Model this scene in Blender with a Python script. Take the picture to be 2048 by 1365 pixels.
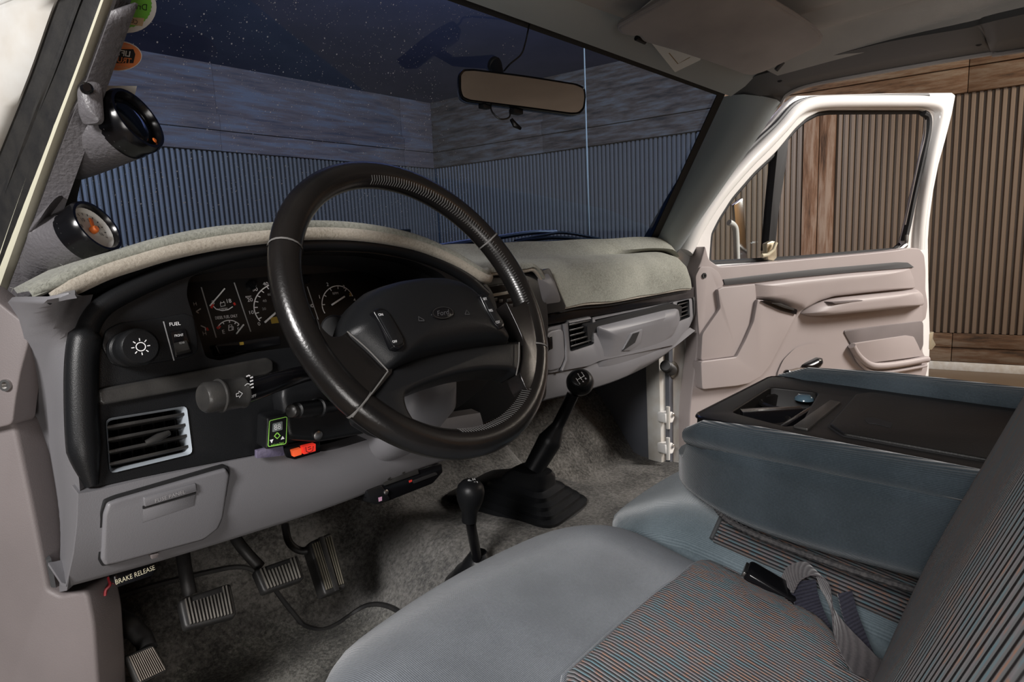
import bpy, bmesh, math, random
from mathutils import Vector, Matrix
random.seed(7)
S = bpy.context.scene
C = S.collection
for o in list(bpy.data.objects):
    bpy.data.objects.remove(o)
# ------------------------------------------------------------------ camera
FPX = 1250.0                                  # focal length in pixels of a 2048 px wide frame
CAMP = Vector((-0.88, 0.0, 1.65))
PITCH, YAW, ROLL = math.radians(8.636), math.radians(48.0), math.radians(2.6)
_f = Vector((math.sin(YAW) * math.cos(PITCH), math.cos(YAW) * math.cos(PITCH), -math.sin(PITCH)))
_r = Vector((math.cos(YAW), -math.sin(YAW), 0))
_d = _f.cross(_r)
CR = _r * math.cos(ROLL) + _d * math.sin(ROLL)
CD = -_r * math.sin(ROLL) + _d * math.cos(ROLL)
CF = _f
cam = bpy.data.cameras.new('camera')
cam.sensor_width = 36.0
cam.lens = FPX / 2048 * 36.0
cam.clip_start = 0.02
cam.clip_end = 100
camo = bpy.data.objects.new('camera', cam)
C.objects.link(camo)
camo.matrix_world = Matrix(((CR.x, -CD.x, -CF.x, CAMP.x), (CR.y, -CD.y, -CF.y, CAMP.y), (CR.z, -CD.z, -CF.z, CAMP.z), (0, 0, 0, 1)))
S.camera = camo
# ------------------------------------------------------------------ world, lamps, exposure
w = bpy.data.worlds.new('world')
S.world = w
w.use_nodes = True
w.node_tree.nodes['Background'].inputs[0].default_value = (0.72, 0.80, 0.95, 1)
w.node_tree.nodes['Background'].inputs[1].default_value = 0.045
S.view_settings.view_transform = 'Standard'
S.view_settings.look = 'None'
S.view_settings.gamma = 1
S.view_settings.exposure = 0.0
S.view_settings.use_curve_mapping = False

def area(name, loc, target, size, power, col=(1, 1, 1), size_y=None):
    l = bpy.data.lights.new(name, 'AREA')
    l.energy = power
    l.color = col
    l.size = size
    if size_y:
        l.shape = 'RECTANGLE'
        l.size_y = size_y
    o = bpy.data.objects.new(name, l)
    C.objects.link(o)
    o.location = loc
    o.rotation_euler = (Vector(target) - Vector(loc)).to_track_quat('-Z', 'Y').to_euler()
    return o
area('driver_side_softbox', (-2.6, -0.35, 2.75), (-0.3, 0.6, 1.35), 0.6, 88, (1.0, 0.97, 0.95), 0.6)
area('rear_softbox', (-2.0, -1.7, 1.15), (0.3, 0.5, 1.9), 0.9, 26, (1.0, 0.96, 0.92), 0.9)  # added fill from low behind, lifts the headliner and dash
area('passenger_side_softbox', (2.5, -2.0, 3.5), (1.45, 0.6, 1.5), 0.9, 200, (1.0, 0.95, 0.90), 1.2)
area('shop_lamp', (6.0, -2.4, 3.9), (7.7, 1.6, 1.6), 2.2, 170, (1.0, 0.88, 0.74), 0.6)  # added light out of view, brightens the right garage wall
area('shop_lamp', (1.0, -2.6, 3.9), (1.5, -5.2, 1.6), 2.6, 160, (1.0, 0.80, 0.58), 0.6)  # added light, makes the rear wall show brown in the mirror
area('shop_lamp', (2.6, 2.6, 3.9), (3.6, 8.6, 1.4), 3.0, 520, (0.9, 0.93, 1.0), 0.6)  # added light out of view, lifts the wall seen through the windshield

# ------------------------------------------------------------------ helpers
def ray(x, y):
    return CR * ((x - 1024) / FPX) + CD * ((y - 682.5) / FPX) + CF

def at(x, y, X=None, Y=None, Z=None):
    d = ray(x, y)
    if X is not None:
        t = (X - CAMP.x) / d.x
    elif Y is not None:
        t = (Y - CAMP.y) / d.y
    else:
        t = (Z - CAMP.z) / d.z
    return CAMP + d * t

class Pl:
    """a plane in the truck: origin, u, v, n"""
    def __init__(s, o, u, v):
        s.o = Vector(o)
        s.u = Vector(u).normalized()
        s.n = s.u.cross(Vector(v)).normalized()
        s.v = s.n.cross(s.u).normalized()
    def pt(s, a, b, c=0.0):
        return s.o + s.u * a + s.v * b + s.n * c
    def px(s, x, y, c=0.0):
        d = ray(x, y)
        o = s.o + s.n * c
        t = (o - CAMP).dot(s.n) / d.dot(s.n)
        p = CAMP + d * t - s.o
        return (p.dot(s.u), p.dot(s.v))
    def pw(s, x, y, c=0.0):
        return s.pt(*s.px(x, y, c), c)
    def poly(s, pts, c=0.0):
        return [s.px(x, y, c) for x, y in pts]

def chaikin(p, n=2, closed=True):
    for _ in range(n):
        q = []
        m = len(p)
        for i in range(m if closed else m - 1):
            a, b = p[i], p[(i + 1) % m]
            q.append(tuple(a[k] * .75 + b[k] * .25 for k in range(len(a))))
            q.append(tuple(a[k] * .25 + b[k] * .75 for k in range(len(a))))
        if not closed:
            q = [tuple(p[0])] + q + [tuple(p[-1])]
        p = q
    return p

def rrect(w, h, r, n=4, cx=0, cy=0):
    out = []
    for k, (sx, sy) in enumerate(((1, 1), (-1, 1), (-1, -1), (1, -1))):
        for i in range(n + 1):
            a = math.pi / 2 * (k + i / n)
            out.append((cx + sx * (w / 2 - r) + r * math.cos(a), cy + sy * (h / 2 - r) + r * math.sin(a)))
    return out

def rpoly(p, r=0.15, n=3):
    """round the corners of a polygon, r = share of the shorter edge"""
    out = []
    m = len(p)
    for i in range(m):
        a, b, c = Vector(p[i - 1]), Vector(p[i]), Vector(p[(i + 1) % m])
        k = r * min((a - b).length, (c - b).length)
        s = b + (a - b).normalized() * k
        e = b + (c - b).normalized() * k
        for j in range(n + 1):
            t = j / n
            out.append(tuple(s * (1 - t) ** 2 + b * 2 * t * (1 - t) + e * t * t))
    return out

def spline(pts, n=6):
    """Catmull-Rom through points (any dimension), open"""
    P = [Vector(p) for p in pts]
    P = [P[0] * 2 - P[1]] + P + [P[-1] * 2 - P[-2]]
    out = []
    for i in range(1, len(P) - 2):
        a, b, c, d = P[i - 1:i + 3]
        for j in range(n):
            t = j / n
            out.append(0.5 * (2 * b + (c - a) * t + (2 * a - 5 * b + 4 * c - d) * t * t + (3 * b - a - 3 * c + d) * t ** 3))
    out.append(P[-2])
    return out

def empty(name, loc, label, cat, group=None):
    o = bpy.data.objects.new(name, None)
    C.objects.link(o)
    o.location = loc
    o.empty_display_size = 0.05
    tag(o, label, cat, group)
    return o

def tag(o, label, cat, group=None):
    o['label'] = label
    o['category'] = cat
    if group:
        o['group'] = group
    return o

def link(o, parent):
    C.objects.link(o)
    if parent is not None:
        o.parent = parent
        M = Matrix.Translation(parent.location)
        if parent.parent is not None:
            M = Matrix.Translation(parent.parent.location) @ parent.matrix_parent_inverse @ M
        o.matrix_parent_inverse = M.inverted()

def obj(name, bm, mat, parent=None, smooth=42, label=None, kind=None, toward=None):
    me = bpy.data.meshes.new(name)
    if isinstance(bm, bmesh.types.BMesh):
        bmesh.ops.recalc_face_normals(bm, faces=bm.faces)
        if toward is not None:                  # open sheets: let the front side face a point
            bm.normal_update()
            s_ = sum((Vector(toward) - f.calc_center_median()).dot(f.normal) * f.calc_area() for f in bm.faces)
            if s_ < 0:
                bmesh.ops.reverse_faces(bm, faces=bm.faces)
        bm.to_mesh(me)
        bm.free()
    else:
        me = bm
    if smooth:
        me.polygons.foreach_set('use_smooth', [True] * len(me.polygons))
        me.set_sharp_from_angle(angle=math.radians(smooth))
    if mat is not None:
        me.materials.clear()
        me.materials.append(mat)
    o = bpy.data.objects.new(name, me)
    link(o, parent)
    if label:
        o['label'] = label
    if kind:
        o['kind'] = kind
    return o

def struct(o, label=None):
    o['kind'] = 'structure'
    if label:
        o['label'] = label
    return o

def join(*bms):
    out = bmesh.new()
    tmp = bpy.data.meshes.new('tmp')
    for b in bms:
        bmesh.ops.recalc_face_normals(b, faces=b.faces)
        b.to_mesh(tmp)
        out.from_mesh(tmp)
        b.free()
    bpy.data.meshes.remove(tmp)
    return out

def bevel(bm, off, seg=2, ang=50, keep=None):
    if off <= 0:
        return bm
    bm.normal_update()
    es = [e for e in bm.edges if len(e.link_faces) == 2 and e.calc_face_angle(0) > math.radians(ang)]
    if es:
        bmesh.ops.bevel(bm, geom=es, offset=off, segments=seg, profile=0.5, affect='EDGES', clamp_overlap=True)
    return bm

def prism(bot, top, bev=0.0, seg=2):
    """closed solid between two equal rings of 3-D points"""
    bm = bmesh.new()
    a = [bm.verts.new(p) for p in bot]
    b = [bm.verts.new(p) for p in top]
    n = len(a)
    bm.faces.new(a[::-1])
    bm.faces.new(b)
    for i in range(n):
        bm.faces.new((a[i], a[(i + 1) % n], b[(i + 1) % n], b[i]))
    bmesh.ops.recalc_face_normals(bm, faces=bm.faces)
    return bevel(bm, bev, seg)

def slab(pl, poly, c0, c1, bev=0.002, seg=2):
    return prism([pl.pt(a, b, c0) for a, b in poly], [pl.pt(a, b, c1) for a, b in poly], bev, seg)

def slabpx(pl, pts, c0, c1, bev=0.002, rnd=0.15, seg=2, cp=None):
    p = pl.poly(pts, c1 if cp is None else cp)
    if rnd:
        p = rpoly(p, rnd)
    return slab(pl, p, c0, c1, bev, seg)

def plate(pl, outer, holes, c0, c1, bev=0.002, seg=2):
    """slab with holes"""
    bm = bmesh.new()
    for ring in [outer] + holes:
        vs = [bm.verts.new(pl.pt(a, b, c1)) for a, b in ring]
        for i in range(len(vs)):
            bm.edges.new((vs[i], vs[(i + 1) % len(vs)]))
    bmesh.ops.triangle_fill(bm, use_beauty=True, edges=bm.edges[:], normal=pl.n)
    r = bmesh.ops.extrude_face_region(bm, geom=bm.faces[:])
    bmesh.ops.translate(bm, vec=pl.n * (c0 - c1), verts=[v for v in r['geom'] if isinstance(v, bmesh.types.BMVert)])
    bmesh.ops.recalc_face_normals(bm, faces=bm.faces)
    return bevel(bm, bev, seg)

def dome(pl, poly, c0, h, rings=5, edge=0.9, flat=0.0, power=2.2, ctr=None):
    """pillow-shaped cap over a star-shaped outline"""
    n = len(poly)
    cx = sum(p[0] for p in poly) / n if ctr is None else ctr[0]
    cy = sum(p[1] for p in poly) / n if ctr is None else ctr[1]
    rows = [[pl.pt(a, b, c0) for a, b in poly]]
    for k in range(rings + 1):
        t = 1 - k / (rings + 1)
        hh = h * (1 - t ** power) ** (1 / power) if k else h * 0.35
        if k == 0:
            t = 1.0
        rows.append([pl.pt(cx + (a - cx) * t, cy + (b - cy) * t, c0 + hh) for a, b in poly])
    bm = bmesh.new()
    R = [[bm.verts.new(p) for p in r] for r in rows]
    for i in range(len(R) - 1):
        for j in range(n):
            bm.faces.new((R[i][j], R[i][(j + 1) % n], R[i + 1][(j + 1) % n], R[i + 1][j]))
    top = bm.verts.new(pl.pt(cx, cy, c0 + h))
    for j in range(n):
        bm.faces.new((R[-1][j], R[-1][(j + 1) % n], top))
    bm.faces.new(R[0][::-1])
    return bm

def ringloft(rings, cap=True, closed=True, end=False):
    """loft through rings of 3-D points (each ring closed)"""
    bm = bmesh.new()
    R = [[bm.verts.new(p) for p in r] for r in rings]
    n = len(R[0])
    for i in range(len(R) - 1):
        for j in range(n if closed else n - 1):
            bm.faces.new((R[i][j], R[i][(j + 1) % n], R[i + 1][(j + 1) % n], R[i + 1][j]))
    if cap and closed:
        bm.faces.new(R[0][::-1])
        bm.faces.new(R[-1])
    if end:
        bm.faces.new(R[-1])
    bmesh.ops.recalc_face_normals(bm, faces=bm.faces)
    return bm

def sheet(rows, thick=0.0):
    """open grid surface, optionally thickened"""
    bm = ringloft(rows, cap=False, closed=False)
    if thick:
        bm.normal_update()
        faces = bm.faces[:]
        edges = [e for e in bm.edges if len(e.link_faces) == 1]
        back = {v: bm.verts.new(v.co - v.normal * thick) for v in bm.verts[:]}
        for f in faces:
            bm.faces.new([back[v] for v in reversed(f.verts)])
        for e in edges:
            a, b = e.verts
            try:
                bm.faces.new((a, b, back[b], back[a]))
            except ValueError:
                pass
        bmesh.ops.recalc_face_normals(bm, faces=bm.faces)
    return bm

def tube(path, r, seg=12, cap=True, flat=None):
    P = [Vector(p) for p in path]
    n = len(P)
    rs = r if isinstance(r, (list, tuple)) else [r] * n
    rings = []
    prev = None
    for i in range(n):
        t = (P[min(i + 1, n - 1)] - P[max(i - 1, 0)]).normalized()
        if prev is None:
            ref = Vector((0, 0, 1)) if abs(t.z) < 0.9 else Vector((0, 1, 0))
            u = t.cross(ref).normalized()
        else:
            u = (prev - t * prev.dot(t)).normalized()
        prev = u
        v = t.cross(u)
        rings.append([P[i] + (u * math.cos(2 * math.pi * k / seg) + v * math.sin(2 * math.pi * k / seg)) * rs[i] for k in range(seg)])
    return ringloft(rings, cap)

def lathe(prof, o, axis, seg=24, cap=3):
    """prof: (radius, height) along axis"""
    a = Vector(axis).normalized()
    ref = Vector((0, 0, 1)) if abs(a.z) < 0.9 else Vector((1, 0, 0))
    u = a.cross(ref).normalized()
    v = a.cross(u)
    o = Vector(o)
    rings = [[o + a * h + (u * math.cos(2 * math.pi * k / seg) + v * math.sin(2 * math.pi * k / seg)) * max(r, 1e-5) for k in range(seg)] for r, h in prof]
    bm = ringloft(rings, cap=False)
    bm.faces.ensure_lookup_table()
    bm.verts.ensure_lookup_table()
    vs = bm.verts[:]
    if cap & 1:
        bm.faces.new(vs[:seg][::-1])
    if cap & 2:
        bm.faces.new(vs[-seg:])
    return bm

def box(c, size, bev=0.002, M=None, seg=2):
    bm = bmesh.new()
    bmesh.ops.create_cube(bm, size=1)
    bmesh.ops.scale(bm, vec=size, verts=bm.verts)
    bevel(bm, bev, seg)
    if M is not None:
        bmesh.ops.transform(bm, matrix=M, verts=bm.verts)
    bmesh.ops.translate(bm, vec=c, verts=bm.verts)
    return bm

def bar(pl, a, b, wd, c0, c1, bev=0.0):
    """straight bar on a plane from local a to b"""
    a, b = Vector(a), Vector(b)
    d = (b - a).normalized()
    p = Vector((-d.y, d.x)) * wd / 2
    return slab(pl, [tuple(a + p), tuple(a - p), tuple(b - p), tuple(b + p)], c0, c1, bev)

def ribbon(pl, pts, wd, c, h=0.0004):
    """flat printed line along local points"""
    P = [Vector(p) for p in pts]
    L, R = [], []
    for i in range(len(P)):
        d = (P[min(i + 1, len(P) - 1)] - P[max(i - 1, 0)]).normalized()
        nn = Vector((-d.y, d.x)) * wd / 2
        L.append(pl.pt(*(P[i] + nn), c))
        R.append(pl.pt(*(P[i] - nn), c))
    bm = ringloft([L, R], cap=False, closed=False)
    return bm

def text(s, pl, ab, h, c, mirror=False, angle=0, bold=0.0, sx=1.0, shear=0.0):
    """flat lettering centred at ab, capital height h"""
    cu = bpy.data.curves.new('t', 'FONT')
    cu.body = s
    cu.size = 1.0
    cu.offset = bold
    cu.shear = shear
    cu.resolution_u = 3
    o = bpy.data.objects.new('t', cu)
    me = bpy.data.meshes.new_from_object(o)
    bpy.data.objects.remove(o)
    vs = me.vertices
    xs = [v.co.x for v in vs]
    k = h / 0.7
    cx = (min(xs) + max(xs)) / 2 if xs else 0
    ca, sa = math.cos(angle), math.sin(angle)
    for v in vs:
        x, y = (v.co.x - cx) * k * sx, (v.co.y - 0.35) * k
        if mirror:
            x = -x
        v.co = pl.pt(ab[0] + x * ca - y * sa, ab[1] + x * sa + y * ca, c)
    bm = bmesh.new()
    bm.from_mesh(me)
    bpy.data.meshes.remove(me)
    return bm

def textpx(s, pl, x, y, hpx, c, **k):
    a = pl.px(x, y, c)
    b = pl.px(x, y + hpx, c)
    h = abs(a[1] - b[1])
    return text(s, pl, a, h, c, **k)

from mathutils.bvhtree import BVHTree
def cast(tree, x, y, lift=0.0):
    """point of a surface (BVH tree) seen at a pixel"""
    d = ray(x, y).normalized()
    loc, nrm, i, dist = tree.ray_cast(CAMP, d)
    if loc is None:
        loc, nrm, i, dist = tree.find_nearest(CAMP + d * 0.75)
    if nrm.dot(d) > 0:
        nrm = -nrm
    return loc + nrm * lift

def cushion(c, size, e=0.32, n=14, fn=None):
    """rounded block from a cube grid; e = rounding share; fn deforms unit coordinates"""
    bm = bmesh.new()
    bmesh.ops.create_cube(bm, size=2)
    bmesh.ops.subdivide_edges(bm, edges=bm.edges[:], cuts=n, use_grid_fill=True)
    for v in bm.verts:
        p = v.co.copy()
        core = Vector([max(-1 + e, min(1 - e, q)) for q in p])
        d = p - core
        if d.length > 1e-6:
            m = max(abs(d.x), abs(d.y), abs(d.z))
            p = core + d.normalized() * m
        if fn:
            p = fn(p)
        v.co = Vector((c[0] + p.x * size[0] / 2, c[1] + p.y * size[1] / 2, c[2] + p.z * size[2] / 2))
    return bm
# ------------------------------------------------------------------ materials
def newmat(name):
    m = bpy.data.materials.new(name)
    m.use_nodes = True
    nt = m.node_tree
    return m, nt, nt.nodes['Principled BSDF']

def N(nt, t, **k):
    n = nt.nodes.new(t)
    for a, b in k.items():
        setattr(n, a, b)
    return n

def mat(name, col, rough=0.5, metal=0.0, bump=None, var=None, spec=0.5, sheen=0.0, coat=0.0, emit=None, bump2=None):
    """bump=(scale, strength, distance); var=(scale, colour, amount)"""
    m, nt, b = newmat(name)
    b.inputs['Base Color'].default_value = (*col, 1)
    b.inputs['Roughness'].default_value = rough
    b.inputs['Metallic'].default_value = metal
    b.inputs['Specular IOR Level'].default_value = spec
    if sheen:
        b.inputs['Sheen Weight'].default_value = sheen
        b.inputs['Sheen Roughness'].default_value = 0.5
    if coat:
        b.inputs['Coat Weight'].default_value = coat
        b.inputs['Coat Roughness'].default_value = 0.1
    if emit:
        b.inputs['Emission Color'].default_value = (*emit[0], 1)
        b.inputs['Emission Strength'].default_value = emit[1]
    tc = N(nt, 'ShaderNodeTexCoord')
    if var:
        nz = N(nt, 'ShaderNodeTexNoise')
        nz.inputs['Scale'].default_value = var[0]
        nz.inputs['Detail'].default_value = 5
        nt.links.new(tc.outputs['Object'], nz.inputs['Vector'])
        rp = N(nt, 'ShaderNodeValToRGB')
        rp.color_ramp.elements[0].position = 0.35
        rp.color_ramp.elements[1].position = 0.68
        rp.color_ramp.elements[0].color = (*[c * (1 - var[2]) + v * var[2] for c, v in zip(col, var[1])], 1)
        rp.color_ramp.elements[1].color = (*col, 1)
        nt.links.new(nz.outputs['Fac'], rp.inputs['Fac'])
        nt.links.new(rp.outputs['Color'], b.inputs['Base Color'])
    if bump:
        last = None
        for bb in (bump, bump2):
            if not bb:
                continue
            nz = N(nt, 'ShaderNodeTexNoise')
            nz.inputs['Scale'].default_value = bb[0]
            nz.inputs['Detail'].default_value = 3
            nt.links.new(tc.outputs['Object'], nz.inputs['Vector'])
            bp = N(nt, 'ShaderNodeBump')
            bp.inputs['Strength'].default_value = bb[1]
            bp.inputs['Distance'].default_value = bb[2]
            nt.links.new(nz.outputs['Fac'], bp.inputs['Height'])
            if last:
                nt.links.new(last.outputs['Normal'], bp.inputs['Normal'])
            last = bp
        nt.links.new(last.outputs['Normal'], b.inputs['Normal'])
    return m

M = {}
M['grey'] = mat('grey_plastic', (0.165, 0.163, 0.174), 0.44, bump=(900, 0.25, 0.0006), var=(6, (0.12, 0.117, 0.123), 0.3))
M['greydoor'] = mat('grey_door_plastic', (0.35, 0.305, 0.297), 0.48, bump=(900, 0.2, 0.0005), var=(5, (0.27, 0.235, 0.23), 0.25))
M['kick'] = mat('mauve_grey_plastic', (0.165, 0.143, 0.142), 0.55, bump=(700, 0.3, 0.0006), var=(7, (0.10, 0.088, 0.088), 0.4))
M['pod'] = mat('grained_grey_plastic', (0.115, 0.11, 0.118), 0.42, bump=(230, 0.75, 0.0016), bump2=(900, 0.2, 0.0004))
M['pillar'] = mat('blue_grey_pillar_plastic', (0.30, 0.335, 0.345), 0.5, bump=(700, 0.2, 0.0005))
M['rail'] = mat('dark_grey_plastic', (0.055, 0.057, 0.06), 0.5, bump=(700, 0.2, 0.0005))
M['black'] = mat('black_plastic', (0.0085, 0.009, 0.010), 0.36, bump=(1100, 0.35, 0.0005), spec=.28)
M['gloss'] = mat('gloss_black_plastic', (0.005, 0.005, 0.006), 0.2, spec=.4)
M['matteblack'] = mat('matte_black', (0.008, 0.008, 0.009), 0.7)
M['rubber'] = mat('black_rubber', (0.014, 0.014, 0.015), 0.5, bump=(300, 0.3, 0.0006), var=(60, (0.035, 0.033, 0.03), 0.5))
M['leather'] = mat('black_leather', (0.006, 0.0056, 0.0056), 0.26, bump=(420, 0.3, 0.0005), var=(14, (0.014, 0.012, 0.011), 0.6), spec=.55)
M['stitch'] = mat('grey_thread', (0.13, 0.125, 0.12), 0.7)
M['worn'] = mat('worn_black_plastic', (0.024, 0.0235, 0.023), 0.34, bump=(600, 0.25, 0.0005), var=(40, (0.05, 0.048, 0.045), 0.5), spec=.4)
M['white'] = mat('white_paint', (0.80, 0.79, 0.77), 0.25, coat=0.5)
M['dirtywhite'] = mat('dusty_white_paint', (0.62, 0.62, 0.60), 0.4, var=(18, (0.42, 0.36, 0.28), 0.5))
M['cream'] = mat('cream_vinyl', (0.62, 0.60, 0.47), 0.5, bump=(60, 0.3, 0.002))
M['print'] = mat('white_print', (0.93, 0.94, 0.96), 0.6)
M['printdim'] = mat('grey_print', (0.38, 0.39, 0.40), 0.6)
M['redprint'] = mat('red_print', (0.65, 0.04, 0.03), 0.6)
M['greenprint'] = mat('lime_print', (0.35, 0.80, 0.12), 0.6)
M['amber'] = mat('amber_print', (0.40, 0.27, 0.04), 0.6)
M['orange'] = mat('orange_plastic', (0.95, 0.22, 0.04), 0.4)
M['chrome'] = mat('chrome', (0.75, 0.75, 0.76), 0.12, 1.0)
M['steel'] = mat('dull_steel', (0.42, 0.41, 0.40), 0.35, 1.0)
M['brass'] = mat('zinc_fitting', (0.55, 0.49, 0.36), 0.4, 0.7)
M['dial'] = mat('black_dial', (0.004, 0.004, 0.0045), 0.45)
M['gauge'] = mat('white_gauge_face', (0.82, 0.82, 0.80), 0.6)
M['lens'] = mat('dark_lens', (0.004, 0.007, 0.014), 0.08)
M['display'] = mat('lcd_grey', (0.22, 0.25, 0.25), 0.3)
M['headliner'] = mat('grey_brown_headliner', (0.42, 0.39, 0.36), 0.9, bump=(900, 0.5, 0.0008), var=(9, (0.30, 0.28, 0.26), 0.5), sheen=0.2)
M['visor'] = mat('grey_visor_vinyl', (0.44, 0.405, 0.39), 0.75, bump=(700, 0.4, 0.0006), var=(8, (0.22, 0.2, 0.195), 0.4))
M['paper'] = mat('paper', (0.75, 0.74, 0.70), 0.8)
M['brownprint'] = mat('brown_print', (0.30, 0.20, 0.10), 0.8)
M['reflector'] = mat('amber_reflector', (0.95, 0.50, 0.06), 0.15, coat=0.6, bump=(300, 0.3, 0.001))
M['redlens'] = mat('red_reflector', (0.60, 0.02, 0.03), 0.15, coat=0.6)
M['redglow'] = mat('red_lit_switch', (0.75, 0.03, 0.02), 0.25, emit=((1.0, 0.05, 0.03), 0.45))
M['orangeglow'] = mat('orange_lit_switch', (0.85, 0.10, 0.03), 0.25, emit=((1.0, 0.14, 0.04), 0.5))
M['concrete'] = mat('brown_concrete', (0.17, 0.125, 0.082), 0.5, bump=(40, 0.2, 0.003), var=(1.2, (0.13, 0.09, 0.06), 0.7))
M['darkroof'] = mat('dark_roof_boards', (0.10, 0.08, 0.11), 0.9, var=(2, (0.05, 0.045, 0.07), 0.6))
M['corrugated'] = mat('brown_corrugated_steel', (0.165, 0.122, 0.088), 0.5, 0.1, bump=(30, 0.1, 0.002), var=(5, (0.15, 0.105, 0.075), 0.5))
M['gap'] = mat('dark_backing', (0.01, 0.009, 0.008), 0.9)
M['wire'] = mat('black_wire', (0.01, 0.01, 0.012), 0.4)
M['redwire'] = mat('red_wire', (0.35, 0.02, 0.03), 0.5)
M['sticker_white'] = mat('white_vinyl', (0.72, 0.72, 0.70), 0.5)
M['sticker_green'] = mat('green_vinyl', (0.16, 0.50, 0.05), 0.5)
M['sticker_orange'] = mat('orange_vinyl', (0.72, 0.22, 0.07), 0.5)
M['sticker_tan'] = mat('tan_vinyl', (0.55, 0.40, 0.24), 0.5)
M['purple'] = mat('purple_tape', (0.17, 0.15, 0.21), 0.35, bump=(120, 0.6, 0.002), var=(50, (0.08, 0.07, 0.14), 0.8))
M['fluff'] = mat('dust', (0.22, 0.2, 0.17), 0.9)

def wood_mat(name, base, dark, axis):
    m, nt, b = newmat(name)
    tc = N(nt, 'ShaderNodeTexCoord')
    mp = N(nt, 'ShaderNodeMapping')
    sc = [9, 9, 9]
    sc['XYZ'.index(axis)] = 0.8
    mp.inputs['Scale'].default_value = sc
    nt.links.new(tc.outputs['Object'], mp.inputs['Vector'])
    n1 = N(nt, 'ShaderNodeTexNoise')
    n1.inputs['Scale'].default_value = 1.6
    n1.inputs['Detail'].default_value = 8
    n1.inputs['Roughness'].default_value = 0.65
    nt.links.new(mp.outputs['Vector'], n1.inputs['Vector'])
    rp = N(nt, 'ShaderNodeValToRGB')
    e = rp.color_ramp.elements
    e[0].position, e[0].color = 0.32, (*dark, 1)
    e[1].position, e[1].color = 0.62, (*base, 1)
    x = e.new(0.47)
    x.color = (*[(a + 2 * c) / 3 * k for a, c, k in zip(base, dark, (1.5, 1.15, 0.9))], 1)
    nt.links.new(n1.outputs['Fac'], rp.inputs['Fac'])
    nt.links.new(rp.outputs['Color'], b.inputs['Base Color'])
    b.inputs['Roughness'].default_value = 0.85
    bp = N(nt, 'ShaderNodeBump')
    bp.inputs['Strength'].default_value = 0.6
    bp.inputs['Distance'].default_value = 0.01
    nt.links.new(n1.outputs['Fac'], bp.inputs['Height'])
    nt.links.new(bp.outputs['Normal'], b.inputs['Normal'])
    return m
M['woodv'] = wood_mat('weathered_post_wood', (0.27, 0.195, 0.145), (0.025, 0.012, 0.006), 'Z')
M['woodh'] = wood_mat('weathered_beam_wood', (0.17, 0.125, 0.088), (0.03, 0.018, 0.010), 'Y')
M['woodx'] = wood_mat('weathered_front_beam_wood', (0.16, 0.125, 0.11), (0.07, 0.05, 0.045), 'X')

def pile_mat(name, col, dark, scale, light=None, bumpd=0.004, big=7.0, lo=0.38):
    """carpet-like: speckle, blotches and a pile bump"""
    m, nt, b = newmat(name)
    tc = N(nt, 'ShaderNodeTexCoord')
    n1 = N(nt, 'ShaderNodeTexNoise')
    n1.inputs['Scale'].default_value = scale
    n1.inputs['Detail'].default_value = 6
    n1.inputs['Roughness'].default_value = 0.75
    n2 = N(nt, 'ShaderNodeTexNoise')
    n2.inputs['Scale'].default_value = big
    n2.inputs['Detail'].default_value = 4
    for n in (n1, n2):
        nt.links.new(tc.outputs['Object'], n.inputs['Vector'])
    mx = N(nt, 'ShaderNodeMix', data_type='FLOAT')
    mx.inputs[0].default_value = 0.42
    nt.links.new(n1.outputs['Fac'], mx.inputs[2])
    nt.links.new(n2.outputs['Fac'], mx.inputs[3])
    rp = N(nt, 'ShaderNodeValToRGB')
    e = rp.color_ramp.elements
    e[0].position, e[0].color = lo, (*dark, 1)
    e[1].position, e[1].color = 1 - lo, (*(light or col), 1)
    x = e.new(0.5)
    x.color = (*col, 1)
    nt.links.new(mx.outputs[0], rp.inputs['Fac'])
    nt.links.new(rp.outputs['Color'], b.inputs['Base Color'])
    b.inputs['Roughness'].default_value = 0.95
    b.inputs['Specular IOR Level'].default_value = 0.1
    b.inputs['Sheen Weight'].default_value = 0.25
    bp = N(nt, 'ShaderNodeBump')
    bp.inputs['Strength'].default_value = 0.9
    bp.inputs['Distance'].default_value = bumpd
    nt.links.new(n1.outputs['Fac'], bp.inputs['Height'])
    nt.links.new(bp.outputs['Normal'], b.inputs['Normal'])
    return m
M['carpet'] = pile_mat('grey_carpet', (0.105, 0.098, 0.087), (0.02, 0.018, 0.015), 130, (0.215, 0.203, 0.186), 0.010, 9.0, 0.41)
M['floormat'] = pile_mat('grey_floor_mat_pile', (0.12, 0.116, 0.10), (0.02, 0.018, 0.015), 170, (0.30, 0.288, 0.255), 0.010, 9.0, 0.41)
M['dashmat'] = pile_mat('sage_grey_felt', (0.27, 0.275, 0.235), (0.15, 0.15, 0.125), 260, (0.36, 0.36, 0.31), 0.002)
M['beigeedge'] = pile_mat('beige_felt_edge', (0.40, 0.36, 0.30), (0.27, 0.24, 0.19), 320, (0.47, 0.43, 0.36), 0.0015)

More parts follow.
